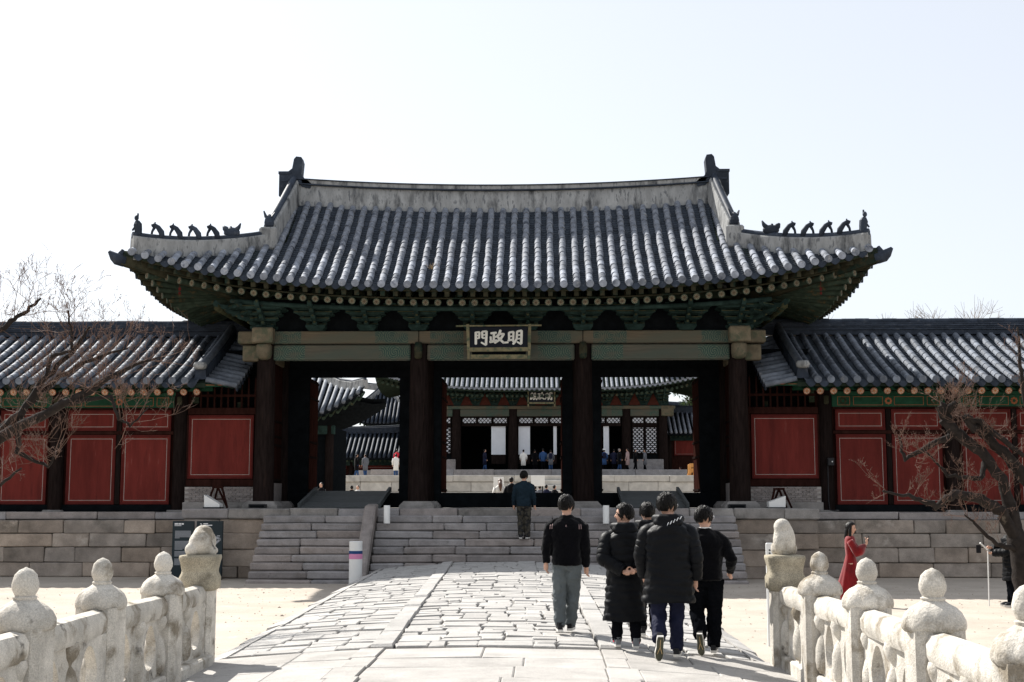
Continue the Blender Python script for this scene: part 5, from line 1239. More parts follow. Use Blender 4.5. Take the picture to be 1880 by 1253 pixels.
# ------------------------------------------------------------ people
def V3(*a): return Vector(a)
def ring(c, rx, ry, n=20, p=2.4):
    o = []
    for i in range(n):
        t = 2*math.pi*i/n; ct_, s_ = math.cos(t), math.sin(t); o.append((c[0]+rx*math.copysign(abs(ct_)**(2/p), ct_), c[1]+ry*math.copysign(abs(s_)**(2/p), s_), c[2]))
    return o
def sub(a, b_, n): return [a.lerp(b_, i/n) for i in range(n+1)]
def hand(k, w_, d, side, curl=.5, up=None):
    """palm + four fingers and a thumb; d points from wrist to fingertips"""
    d = d.normalized(); s_ = Vector(side); s_ = (s_-d*s_.dot(d)).normalized(); nrm = d.cross(s_)
    k.tube([w_-d*.02, w_+d*.03, w_+d*.085], [(.022, .03), (.020, .040), (.016, .042)] if False else [.028, .034, .030], 8, flat=.75)
    for i, L in enumerate((.062, .075, .07, .055)):
        b0 = w_+d*.075+s_*(.027-.018*i); b1 = b0+(d*(1-curl*.4)+nrm*curl*.6).normalized()*L*.5; b2 = b1+(d*(1-curl)+nrm*curl*1.2).normalized()*L*.5; k.tube([b0, b1, b2], [.0095, .009, .007], 6)
    t0 = w_+d*.02+s_*.03; t1 = t0+(d*.6+s_*.6+nrm*.3).normalized()*.045; k.tube([t0, t1, t1+(d+nrm*.3).normalized()*.03], [.012, .011, .008], 6)
_tx = bpy.data.textures.new('cloth_folds', 'CLOUDS'); _tx.noise_scale = .075; _tx.noise_depth = 2
def remesh(o, vox, it=2, fold=0.):
    m = o.modifiers.new('remesh', 'REMESH'); m.mode = 'VOXEL'; m.voxel_size = vox; m.use_smooth_shade = True
    s_ = o.modifiers.new('smooth', 'SMOOTH'); s_.iterations = it; s_.factor = .5
    if fold: d_ = o.modifiers.new('folds', 'DISPLACE'); d_.texture = _tx; d_.strength = fold; d_.mid_level = .5; d_.texture_coords = 'GLOBAL'
def head(k, hc, yaw, tilt=0.):
    m = Matrix.Rotation(yaw, 3, 'Z') @ Matrix.Rotation(tilt, 3, 'X')
    def hf(v):
        x, y, z = v
        if z < 0: x *= 1-.28*z*z*1.2; y *= 1-.10*z*z
        if y > .3 and z < .3: y *= .97
        return Vector((x, y, z))
    k.ell(hc, .081, .100, .122, 18, 13, hf, m)
    k.ell(hc+m @ V3(0, .035, -.078), .042, .05, .035, 10, 7, None, m)        # jaw and chin
    k.tube([hc+m @ V3(0, .088, .012), hc+m @ V3(0, .108, -.022), hc+m @ V3(0, .090, -.034)], [.010, .016, .010], 7)
    for s_ in (-1, 1): k.ell(hc+m @ V3(s_*.078, -.008, -.008), .012, .024, .034, 8, 7, None, m)
    return m
def hairdo(hc, m, style):
    k = B(); rr = random.Random(int(abs(hc.x*1000+hc.z*77))+len(style))
    ph = [(rr.uniform(3, 9), rr.uniform(3, 9), rr.uniform(0, 6)) for _ in range(5)]
    low = {'short': -.42, 'long': -.5, 'bun': -.35}[style]
    def f(v):
        x, y, z = v; w_ = 1+.035*sum(math.sin(a*x+b_*z+c_+a*y) for a, b_, c_ in ph)/2
        if y > .30 and z < .42+.25*(y-.3): w_ = .74
        elif style == 'short' and z < -.10 and abs(x) > .45 and y > -.55: w_ = .76
        elif z < low and y > -.1: w_ = .8
        elif z < -.62: w_ = .8
        return Vector((x*w_, y*w_, z*(w_ if z > 0 else 1)))
    k.ell(hc+m @ V3(0, -.010, .020), .097, .117, .127, 26, 18, f, m)
    if style == 'short':       # uneven fringe and crown tufts
        for i in range(340):
            a = rr.uniform(0, 6.28); e = math.asin(rr.uniform(-.1, 1)); w_ = rr.uniform(.35, .75); tw_ = rr.gauss(0, .18); pts = []
            for q in (0, .5, 1):
                ee = e-w_*q; aa = a+tw_*q; k_ = 1.0+.045*math.sin(math.pi*min(1, q+.15))+rr.uniform(0, .02); p = V3(math.cos(aa)*math.cos(ee)*.097*k_, math.sin(aa)*math.cos(ee)*.117*k_-.01, math.sin(ee)*.126*k_+.02); pts.append(p)
            if pts[2].y > .045 and pts[2].z < .07: continue
            if pts[2].z < -.075: continue
            k.tube([hc+m @ p for p in pts], [.0075, .0065, .0015], 4)
    if style in ('long',):
        for s_ in (-1, 1): k.tube([hc+m @ V3(s_*.06, .01, .05), hc+m @ V3(s_*.088, .0, -.04), hc+m @ V3(s_*.085, .01, -.14), hc+m @ V3(s_*.075, .03, -.27)], [.03, .036, .032, .008], 8)
        k.tube([hc+m @ V3(0, -.06, .05), hc+m @ V3(0, -.085, -.06), hc+m @ V3(0, -.085, -.2), hc+m @ V3(0, -.10, -.36)], [.06, .085, .075, .02], 10, flat=.6)
    return k
def shoe(root, mw, A, d, mat_u, raised, nm='shoe', mat_s=sole):
    """A = ankle joint; d = heel-to-toe direction"""
    d = d.normalized(); sd_ = d.cross(V3(0, 0, 1)); sd_ = sd_.normalized() if sd_.length > .05 else V3(1, 0, 0); u = sd_.cross(d)
    h = A-u*.065-d*.075
    M3 = lambda f, s_, t: h+d*f+sd_*s_+u*t
    out = [(-.005, -.030), (.04, -.036), (.12, -.036), (.19, -.046), (.25, -.040), (.285, -.015), (.285, .012), (.25, .034), (.19, .040), (.12, .034), (.04, .036), (-.005, .030)]
    k = B(); rr_ = []
    for t, sc_ in ((.028, 1.02), (.05, 1.0), (.075, .93), (.09, .75)):
        rr_.append([M3(.02+(f-.02)*sc_ if t < .06 else min(f*sc_, .2 if t > .08 else .25)+.0, s_*sc_, t) for f, s_ in out])
    k.loft(rr_); k.tube([M3(.06, 0, .06), M3(.055, 0, .12)], [.045, .047], 10)
    o = O(nm, auto_smooth(k.mesh(nm, mat_u), 60), root, mw)
    k = B(); k.loft([[M3(f*1.03, s_*1.08, t) for f, s_ in out] for t in (.003, .03)]); O('sole', k.mesh('sole', mat_s), o, mw)
    k = B(); k.loft([[M3(.01+f*.96, s_*.97, t) for f, s_ in out] for t in (-.004, .003)]); q = O('tread', k.mesh('tread', tread if raised else mat_s), o, mw)
    if raised:
        k = B()
        for a, b_ in (((.03, 0), (.12, .0)), ((.12, 0), (.2, .025)), ((.12, 0), (.2, -.025))): k.beam(M3(a[0], a[1], -.006), M3(b_[0], b_[1], -.006), .007, .004)
        O('tread_mark', k.mesh('tread_mark', straw), o, mw)
def person(lab, x, y, z, H, head_yaw=0, body_yaw=0, legs=None, arms=None, top='sweater', top_m=black_k, tr_m=black_t, shoe_m=shoe_b, hem=.84, hairs='short', hair_mat=hair_m, group=None, feet_d=(None, None), glasses=False, lean=0., sleeve_end=.97, wide=1.0, tilt=0., sock=None, shoes=True):
    s = H/1.75; mw = Matrix.Translation((x, y, z)) @ Matrix.Rotation(body_yaw, 4, 'Z') @ Matrix.Scale(s, 4)
    rt = T('person', (x, y, z), lab, 'person', group)
    legs = legs or ([V3(-.09, 0, .90), V3(-.09, .03, .49), V3(-.085, -.02, .085)], [V3(.09, 0, .90), V3(.085, .04, .49), V3(.08, .04, .085)])
    arms = arms or ([V3(-.19, 0, 1.40), V3(-.255, -.03, 1.12), V3(-.27, .05, .87)], [V3(.19, 0, 1.40), V3(.255, -.03, 1.12), V3(.27, .05, .87)])
    hc = V3(0, .025+lean, 1.63)
    # one continuous body
    k = B(); k.loft([ring((0, lean*f, zz), rx, ry, 16) for zz, rx, ry, f in ((.84, .13, .09, 0), (.95, .145, .10, 0), (1.1, .125, .09, .3), (1.25, .15, .10, .6), (1.38, .17, .095, .8), (1.45, .10, .07, .9))])
    k.tube([V3(0, lean*.9, 1.42), V3(0, .01+lean, 1.54)], [.062, .055], 12)
    for L in legs: k.tube(sub(L[0], L[1], 3)+sub(L[1], L[2], 3)[1:], [.085, .078, .068, .056, .052, .045, .038], 10)
    for A in arms: k.tube(sub(A[0], A[1], 3)+sub(A[1], A[2], 3)[1:], [.05, .047, .043, .038, .037, .031, .025], 10)
    for i, A in enumerate(arms):
        d = (A[2]-A[1]); hd = A[3] if len(A) > 3 else d; hand(k, A[2], hd, A[4] if len(A) > 4 else V3(0, 1, 0), .55)
    hm = head(k, hc, head_yaw, tilt)
    bo = O('body', k.mesh('body', skin, True), rt, mw); remesh(bo, .0085, 1)
    hk = hairdo(hc, hm, hairs); O('hair', auto_smooth(hk.mesh('hair', hair_mat), 70), rt, mw)
    k = B()
    for s_ in (-1, 1): k.ell(hc+hm @ V3(s_*.032, .088, .008), .012, .007, .006, 8, 5, None, hm); k.beam(hc+hm @ V3(s_*.015, .092, .032), hc+hm @ V3(s_*.05, .080, .034), .008, .006)
    O('eyes', k.mesh('eyes', hair_m), bo, mw)
    k = B(); k.ell(hc+hm @ V3(0, .092, -.062), .022, .008, .007, 10, 5, None, hm); O('lips', k.mesh('lips', red_frame), bo, mw)
    if glasses:
        k = B()
        for s_ in (-1, 1):
            cc = hc+hm @ V3(s_*.036, .103, .005); k.tube([cc+hm @ V3(.026*math.cos(a), 0, .022*math.sin(a)) for a in [i*math.pi/6 for i in range(13)]], .0035, 5, False)
            k.tube([hc+hm @ V3(s_*.06, .10, .012), hc+hm @ V3(s_*.086, .02, .014), hc+hm @ V3(s_*.086, -.02, .0)], .0035, 5)
        O('glasses', k.mesh('glasses', rim), rt, mw)
    # trousers
    if tr_m:
        k = B(); k.loft([ring((0, 0, zz), rx, ry, 18) for zz, rx, ry in ((.80, .15, .105), (.88, .175, .125), (.98, .165, .115), (1.03, .155, .105))])
        for L in legs:
            end = L[2]; a = sub(L[0]+V3(0, 0, -.02), L[1], 4); b_ = sub(L[1], end, 4)[1:]
            pts = a+b_; rad_ = [.105, .10, .093, .086, .080, .078, .076, .073, .068]
            pts = [p+V3(.004*math.sin(i*2.1), .006*math.cos(i*1.7), 0) for i, p in enumerate(pts)]; k.tube(pts, [(r*wide) for r in rad_], 14)
        o = O('trousers', k.mesh('trousers', tr_m, True), rt, mw); remesh(o, .012, 2, .045)
    for i, L in enumerate(legs):
        if not shoes: break
        fd = feet_d[i]; rz = fd is not None; shoe(rt, mw, L[2], fd if rz else V3(-.12 if i == 0 else .12, 1, 0), shoe_m, rz)
        if sock: k = B(); k.tube([L[2]+V3(0, 0, -.01), L[2]+V3(0, 0, .05)], [.05, .05], 10); O('sock', k.mesh('sock', sock), rt, mw)
    n = 28
    if top in ('sweater', 'jacket'):
        k = B(); fl = 1.0
        prof = [(hem, .175, .135, 0), (hem+.05, .185, .14, 0), (1.0, .18, .135, .1), (1.12, .178, .132, .3), (1.25, .20, .138, .6), (1.33, .212, .135, .75), (1.39, .19, .12, .8), (1.435, .14, .10, .85), (1.475, .085, .08, .95), (1.51, .068, .068, 1.)]
        k.loft([ring((0, lean*f-.005, zz), rx*wide, ry*wide, n) for zz, rx, ry, f in prof])
        for A in arms:
            e = A[1].lerp(A[2], sleeve_end); sx = math.copysign(1, A[0].x); pts = [V3(sx*.07, 0, 1.435), V3(sx*.135, 0, 1.415)]+sub(A[0]+V3(sx*.012, 0, -.045), A[1], 4)+sub(A[1], e, 4)[1:]
            k.tube([p+V3(0, .004*math.sin(i*2.3), .0) for i, p in enumerate(pts)], [.05, .062, .080*wide, .077*wide, .072, .068, .066, .064, .059, .054, .048], 14)
        o = O('top', k.mesh('top', top_m, True), rt, mw); remesh(o, .012, 2, .03)
    elif top == 'padded':
        k = B(); rr_ = []; zz = hem; P = .088
        while zz < 1.47:
            t = (zz-hem)/(1.47-hem); q = abs(math.sin(math.pi*(zz-hem)/P))**.55; base = 1.0+.055*q
            rx = (.255-.02*math.sin(math.pi*t))*(1 if zz < 1.30 else max(.42, 1-((zz-1.30)/.17)**1.6*.58)); ry = (.19-.01*math.sin(math.pi*t))*(1 if zz < 1.40 else max(.5, 1-(zz-1.40)*5))
            if zz < .8: rx += (.8-zz)*.06; ry += (.8-zz)*.03
            g = []
            for i, p in enumerate(ring((0, lean*t-.01, zz), rx*wide, ry*wide, 48, 2.3)):
                a = 2*math.pi*i/48; ph_ = zz-hem+.013*math.sin(2*a+x)+.010*math.sin(3*a+zz*5+y); base = 1+.08*abs(math.sin(math.pi*ph_/P))**.55*(.75+.35*math.sin(4*a+zz*11))
                wr = .006*math.sin(9*a+zz*31+x)+.005*math.sin(15*a-zz*23); g.append((p[0]*(base+wr*2), p[1]*(base+wr*2), p[2]+.010*math.sin(3*a+zz*9)))
            rr_.append(g); zz += .011
        k.loft(rr_); o = O('padded_coat', auto_smooth(k.mesh('padded_coat', top_m), 80), rt, mw); d_ = o.modifiers.new('folds', 'DISPLACE'); d_.texture = _tx; d_.strength = .028; d_.mid_level = .5; d_.texture_coords = 'GLOBAL'
        for A in arms:
            e = A[1].lerp(A[2], sleeve_end); sx = math.copysign(1, A[0].x); pts = sub(V3(sx*.08, lean, 1.40), A[0]+V3(sx*.015, 0, -.055), 8)[:-1]+sub(A[0]+V3(sx*.015, 0, -.055), A[1], 26)+sub(A[1], e, 24)[1:]; rd = []
            for i in range(len(pts)):
                t = i/(len(pts)-1); rd.append((.104-.028*t)*(1+.08*abs(math.sin(math.pi*i/8))**.6-.03)*(1 if i > 7 else .72+.035*i))
            k = B(); k.tube([p+V3(0, 0, .004*math.sin(i)) for i, p in enumerate(pts)], rd, 16); O('sleeve', auto_smooth(k.mesh('sleeve', top_m), 80), o, mw)
        k = B()          # hood lying on the back
        k.ell((0, -.085+lean, 1.43), .165, .105, .085, 18, 10, lambda v: V3(v.x*(1-.25*max(0, -v.z)), v.y, v.z+.25*abs(v.x)-.05)); k.tube([V3(-.11, .06+lean, 1.47), V3(-.135, -.02+lean, 1.49), V3(-.08, -.11+lean, 1.49), V3(0, -.13+lean, 1.485), V3(.08, -.11+lean, 1.49), V3(.135, -.02+lean, 1.49), V3(.11, .06+lean, 1.47)], [.035, .05, .055, .058, .055, .05, .035], 10)
        ho = O('hood', k.mesh('hood', top_m, True), o, mw); remesh(ho, .012, 2)
    return rt, mw, hc, hm
zpth = lambda x, y: zp(x, y)+.02
def spot(px, Y): return at(px, 1100, Y)[0]
# man in the dark striped pullover
Y = 17.0; x = spot(1041, Y); rt, mw, hc, hm = person('man in dark striped pullover and grey trousers walking alone up the path', x, Y, zpth(x, Y)+.02, 1.72, -.55, -.08, top_m=black_k, tr_m=grey_t, hem=.86, wide=1.06,
    legs=([V3(-.09, 0, .90), V3(-.10, .0, .48), V3(-.085, -.12, .09)], [V3(.09, 0, .90), V3(.075, .06, .49), V3(.035, .12, .085)]),
    arms=([V3(-.2, 0, 1.39), V3(-.265, -.06, 1.12), V3(-.27, -.02, .88)], [V3(.2, 0, 1.39), V3(.245, -.02, 1.1), V3(.25, .05, .83)]))
k = B()
for x0 in (-.205, -.18, -.028, .0, .165, .19):
    k.tube([V3(x0, -.02, 1.475-abs(x0)*.33), V3(x0, -.085, 1.44-abs(x0)*.3), V3(x0*1.02, -.134+abs(x0)*.17, 1.37), V3(x0*1.03, -.142+abs(x0)*.17, 1.33)], .0045, 5)
O('stripe', k.mesh('stripe', pinkgrey), rt, mw)
# long padded coat, hands clasped behind
Y = 15.75; x = spot(1147, Y); person('man in ankle-length black padded coat with hands clasped behind his back', x, Y, zpth(x, Y), 1.67, 1.35, .05, top='padded', top_m=puff, hem=.34, wide=.93, shoe_m=shoe_g, sock=red_c,
    legs=([V3(-.09, 0, .90), V3(-.09, .03, .48), V3(-.10, .02, .085)], [V3(.09, 0, .90), V3(.11, -.02, .48), V3(.12, -.14, .085)]),
    arms=([V3(-.2, -.01, 1.38), V3(-.275, -.10, 1.10), V3(-.02, -.235, .93), V3(.9, -.15, .15), V3(0, 0, 1)], [V3(.2, -.01, 1.38), V3(.275, -.10, 1.10), V3(.10, -.24, .95), V3(-.8, -.2, -.15), V3(0, 0, 1)]), sleeve_end=.93, feet_d=(None, None))
# half-hidden man
Y = 17.2; x = spot(1190, Y); person('man in black hooded jacket half hidden between the two padded coats', x, Y, zpth(x, Y), 1.69, .3, 0, top='padded', top_m=puff, hem=.8, wide=.9)
# tall man in knee-length padded coat
Y = 14.95; x = spot(1228, Y); rt, mw, hc, hm = person('tall man in knee-length black quilted coat with one heel lifted', x, Y, zpth(x, Y), 1.82, -.75, -.05, top='padded', top_m=puff, tr_m=navy, hem=.60, wide=1.02, glasses=True,
    legs=([V3(-.10, 0, .90), V3(-.11, .05, .47), V3(-.115, -.19, .215)], [V3(.09, 0, .90), V3(.085, .07, .48), V3(.08, .06, .085)]), feet_d=(V3(-.05, .42, -.9), None),
    arms=([V3(-.21, 0, 1.38), V3(-.285, .02, 1.10), V3(-.25, .16, .87)], [V3(.21, 0, 1.38), V3(.285, -.03, 1.08), V3(.285, .03, .83)]), sleeve_end=.94)
k = B()
for i in range(5): a = -.02+.035*i; k.beam(V3(a, -.195, 1.415+.018*i), V3(a+.02, -.185, 1.455+.016*i), .016, .003)
O('hood_print', k.mesh('hood_print', sign_wh), rt, mw)
# man in black jumper with glasses
Y = 15.7; x = spot(1296, Y); rt, mw, hc, hm = person('man in plain black jumper and glasses walking at the right of the group', x, Y, zpth(x, Y), 1.70, -1.0, -.1, top_m=black_k, tr_m=black_t, hem=.88, wide=1.14, glasses=True,
    legs=([V3(-.10, 0, .90), V3(-.11, .08, .48), V3(-.07, -.17, .215)], [V3(.10, 0, .90), V3(.10, .05, .48), V3(.085, .03, .085)]), feet_d=(V3(.10, .40, -.9), None),
    arms=([V3(-.2, 0, 1.38), V3(-.28, .02, 1.11), V3(-.22, .22, .98)], [V3(.2, 0, 1.38), V3(.315, -.06, 1.13), V3(.30, .16, .97)]))
k = B(); k.tube([hc+V3(.07*math.cos(a), -.03+.066*math.sin(a), -.125) for a in [i*math.pi/8 for i in range(17)]], .012, 6, False); O('collar', k.mesh('collar', white_c), rt, mw)
# man climbing the stairs
x, _ = at(962, 993, 34.62); person('man in dark blue jacket and patterned trousers standing on the stairs', x, 34.75, 1.098, 1.77, -.35, -.1, top_m=navy_t, tr_m=camo, hem=.85, wide=1.06)
# woman in red
x, _ = at(1562, 1040, 27); rt, mw, hc, hm = person('woman in long red velvet dress photographing with her phone', x, 27, 0., 1.66, -.15, rad(-106), top=None, tr_m=None, hairs='long', shoes=True, tilt=-.1,
    arms=([V3(-.16, .0, 1.37), V3(-.20, .16, 1.12), V3(-.055, .34, 1.31), V3(.15, .1, 1), V3(1, 0, 0)], [V3(.16, .0, 1.37), V3(.20, .16, 1.12), V3(.055, .34, 1.31), V3(-.15, .1, 1), V3(-1, 0, 0)]))
k = B(); rr_ = []
for zz, rx, ry in ((.04, .33, .37), (.3, .28, .30), (.6, .22, .22), (.85, .175, .155), (1.0, .145, .115), (1.07, .13, .10), (1.2, .15, .112), (1.32, .175, .115), (1.40, .178, .112), (1.445, .13, .095), (1.475, .085, .075)):
    g = []
    for i, p in enumerate(ring((0, -.05*max(0, .9-zz), zz), rx, ry, 48, 2.1)):
        a = 2*math.pi*i/48; f = 1+.06*math.sin(11*a+zz*2)*max(0, min(1, (1.05-zz)*1.5)); g.append((p[0]*f, p[1]*f, p[2]))
    rr_.append(g)
k.loft(rr_)
dr_ = O('dress', auto_smooth(k.mesh('dress', velvet), 80), rt, mw)
for sg in (-1, 1):
    A = [V3(sg*.15, 0, 1.37), V3(sg*.20, .15, 1.12), V3(sg*.065, .315, 1.28)]; k = B(); pts = sub(A[0], A[1], 5)+sub(A[1], A[2], 6)[1:]; k.tube(pts, [.07, .075, .075, .078, .085, .10, .11, .105, .09, .07, .05, .035], 14); O('sleeve', k.mesh('sleeve', velvet, True), dr_, mw)
k = B(); k.tube([hc+V3(.05*math.cos(a), -.02+.05*math.sin(a), -.17) for a in [i*math.pi/8 for i in range(17)]], .008, 6, False); O('collar', k.mesh('collar', white_c), rt, mw)
pm = mw @ Matrix.Translation((0, .385, 1.40)); ph = T('phone', tuple(pm.translation), 'black phone held up by the woman in red', 'phone'); k = B(); k.cbox(-.037, .037, -.005, .005, -.05, .09, .004); O('case', k.mesh('case', phone_m), ph, pm); k = B(); k.ell((.02, .006, .075), .006, .003, .006, 8, 4); O('lens', k.mesh('lens', rim), ph, pm)
bm2 = mw @ Matrix.Translation((.08, .28, .66)) @ Matrix.Rotation(rad(40), 4, 'X'); fo = T('folding_fan', tuple(bm2.translation), 'pale wooden folded fan held at the red dress', 'fan'); k = B(); k.cbox(-.012, .012, -.012, .012, -.17, .17, .003); O('ribs', k.mesh('ribs', straw), fo, bm2); k = B(); k.cbox(-.016, .016, -.016, .016, -.18, -.1, .003); O('grip', k.mesh('grip', raft_wood), fo, bm2)
# person behind the right tree with selfie stick
x, _ = at(1858, 1040, 26.6); rt, mw, hc, hm = person('person in black coat holding a white stick behind the right plum tree', x, 26.6, 0., 1.70, .2, rad(75), top='padded', top_m=puff, hem=.55, wide=1.0,
    arms=([V3(-.2, 0, 1.38), V3(-.24, .10, 1.12), V3(-.10, .36, 1.10)], [V3(.2, 0, 1.38), V3(.24, .12, 1.12), V3(.10, .38, 1.20)]))
q0 = mw @ V3(-.08, .46, 1.14); sp_ = T('selfie_stick', (q0.x, q0.y, 0), 'white stick with phone held by the person in black by the right tree', 'stick'); k = B(); k.tube([(q0.x-.02, q0.y, .02), tuple(q0)], .013, 8); X(k, 'rod', white_p, sp_); k = B(); k.beam((q0.x-.0, q0.y, q0.z+.02), (q0.x-.16, q0.y-.04, q0.z+.16), .035, .02); X(k, 'handle', white_p, sp_); k = B(); k.cbox(q0.x-.24, q0.x-.15, q0.y-.06, q0.y-.02, q0.z-.04, q0.z+.12, .006); X(k, 'phone', phone_m, sp_)
# small far people
def far_person(lab, px, py_t, Y, H, zfoot, coat, legs_m=black_t, yaw=0, hair_mat=hair_m, long_=.45, group='visitors in the courtyard and at the hall', hat=None, pack=None):
    x, zt = at(px, py_t, Y); z = zt-H if zfoot is None else zfoot; s = H/1.7; mw = Matrix.Translation((x, Y, z)) @ Matrix.Rotation(yaw, 4, 'Z') @ Matrix.Scale(s, 4)
    rt = T('person', (x, Y, z), lab, 'person', None)
    k = B()
    for sg in (-1, 1): k.tube([V3(sg*.09, 0, .85), V3(sg*.09, .03, .45), V3(sg*.09, sg*.08, .03)], [.09, .065, .045], 8); k.tube([V3(sg*.2, 0, 1.36), V3(sg*.26, 0, 1.1), V3(sg*.24, .1, .86)], [.05, .045, .03], 8); k.ell((sg*.24, .12, .8), .03, .035, .06, 8, 6)
    k.loft([ring((0, 0, zz), rx, ry, 12) for zz, rx, ry in ((.8, .13, .1), (1.1, .13, .1), (1.35, .17, .1), (1.45, .08, .07))]); k.tube([V3(0, 0, 1.4), V3(0, .01, 1.52)], .055, 8); k.ell((0, .02, 1.585), .077, .095, .115, 12, 8)
    bo = O('body', k.mesh('body', skin, True), rt, mw)
    k = B(); k.ell((0, -.012, 1.61), .09, .10, .112, 12, 9, lambda v: v*(.78 if v.y > .3 and v.z < .4 else 1))
    if hair_mat is hair_b: k.tube([V3(0, -.06, 1.62), V3(0, -.10, 1.45), V3(0, -.12, 1.22)], [.07, .085, .03], 8)
    O('hair', k.mesh('hair', hair_mat, True), rt, mw)
    k = B(); k.loft([ring((0, 0, zz), rx, ry, 16) for zz, rx, ry in ((long_, .2, .15), (.9, .19, .14), (1.2, .2, .14), (1.36, .2, .13), (1.43, .13, .1), (1.47, .07, .07))])
    for sg in (-1, 1): k.tube([V3(sg*.19, 0, 1.36), V3(sg*.265, 0, 1.1), V3(sg*.25, .09, .88)], [.075, .065, .05], 10)
    O('coat', k.mesh('coat', coat, True), rt, mw)
    k = B()
    for sg in (-1, 1): k.tube([V3(sg*.09, 0, .88), V3(sg*.09, .03, .45), V3(sg*.09, sg*.08, .07)], [.11, .085, .07], 8)
    O('trousers', k.mesh('trousers', legs_m, True), rt, mw)
    k = B()
    for sg in (-1, 1): k.cbox(sg*.09-.045, sg*.09+.045, sg*.08-.09, sg*.08+.17, -.005, .08, .02)
    O('shoes', k.mesh('shoes', shoe_b), rt, mw)
    if hat: k = B(); k.lathe([(.16, 1.64), (.15, 1.66), (.1, 1.67), (.095, 1.74), (.05, 1.76)], n=14); O('hat', k.mesh('hat', hat, True), rt, mw)
    if pack: k = B(); k.cbox(-.15, .15, -.3, -.12, .95, 1.4, .04); O('backpack', k.mesh('backpack', pack), rt, mw)
Zt, Zh = 4.5, 4.55
far_person('person in cream coat with long brown hair beyond the middle doorway', 918, 873, 50, 1.62, 1.3, white_c, hair_mat=hair_b, yaw=.2)
far_person('person in black hooded coat standing beside the long-haired person in cream', 939, 870, 49.5, 1.68, 1.3, puff, yaw=-.2)
for px, py, Y_, coat, lb in ((982, 892, 72, black_k, 'seated-height visitor in black below the white notice board'), (991, 893, 70, grey_c, 'visitor in grey below the white notice board'), (1003, 891, 68, navy, 'visitor in navy at the right edge of the white notice board'), (1018, 891, 70, black_k, 'visitor in black beside the middle doorway post')):
    far_person(lb, px, py, Y_, 1.62, 1.3, coat, yaw=R.uniform(-1, 1))
far_person('man in black with cap whose head shows over the ramp of the left doorway', 590, 886, 66, 1.7, 1.3, black_k, yaw=2.6)
far_person('visitor in black behind the ramp of the left doorway', 646, 893, 70, 1.6, 1.3, black_k, yaw=.3)
far_person('visitor in white facing out behind the ramp of the left doorway', 657, 893, 69, 1.6, 1.3, white_c, yaw=2.8)
far_person('visitor in navy walking past the open dark hall door', 890, 819, 104.3, 1.68, Zt, navy, blue_c, yaw=-1.2)
far_person('visitor in long white coat at the hall door', 961, 825, 103.7, 1.62, Zt, white_c, long_=.4)
far_person('visitor in black right of the long white coat', 982, 827, 104.2, 1.65, Zt, black_k)
far_person('visitor in blue jacket at the hall door under the name board', 997, 824, 103.9, 1.72, Zt, blue_c, long_=.7)
far_person('visitor in grey with dark backpack at the hall door', 1011, 832, 103.6, 1.6, Zt, grey_c, blue_c, pack=navy)
far_person('visitor with white hat at the dark hall doorway', 1109, 826, 103.8, 1.65, Zt, blue_c, hat=white_p, pack=navy)
far_person('visitor in dark navy coat left of the pink grey coat', 1127, 826, 103.8, 1.66, Zt, navy, long_=.5)
far_person('visitor in black with grey hair left of the pink grey coat', 1137, 824, 103.5, 1.68, Zt, black_k, blue_c, hair_mat=farbark, yaw=-1.2)
far_person('visitor in long pink grey coat before the lattice doors', 1152, 825, 103.4, 1.68, Zt, pinkgrey, long_=.4, yaw=1.2)
far_person('visitor in black and white walking right of the pink grey coat', 1166, 826, 103.6, 1.65, Zt, black_k, long_=.6, yaw=-1.3)
far_person('visitor in grey striding past the lattice doors', 1184, 832, 103.6, 1.62, Zt, grey_c, yaw=1.3)
far_person('small figure in bright red seen by the far wing', 1249, 858, 104, 1.3, None, red_c, yaw=1.)
for px, py, coat, lb in ((622, 846, navy, 'visitor in navy standing on the terrace by the orange stand'), (655, 838, black_k, 'visitor in black on the terrace in the left doorway'), (671, 838, grey_c, 'visitor in dark grey coat on the terrace in the left doorway'), (729, 828, red_c, 'visitor in red at the edge of the left doorway'), (727, 846, white_c, 'visitor in white top near the left doorway post')):
    far_person(lb, px, py, 99.5 if py > 830 else 104.2, 1.68, 3.95 if py > 830 else 4.5, coat, blue_c if py > 830 else black_t, yaw=R.uniform(-1, 1))
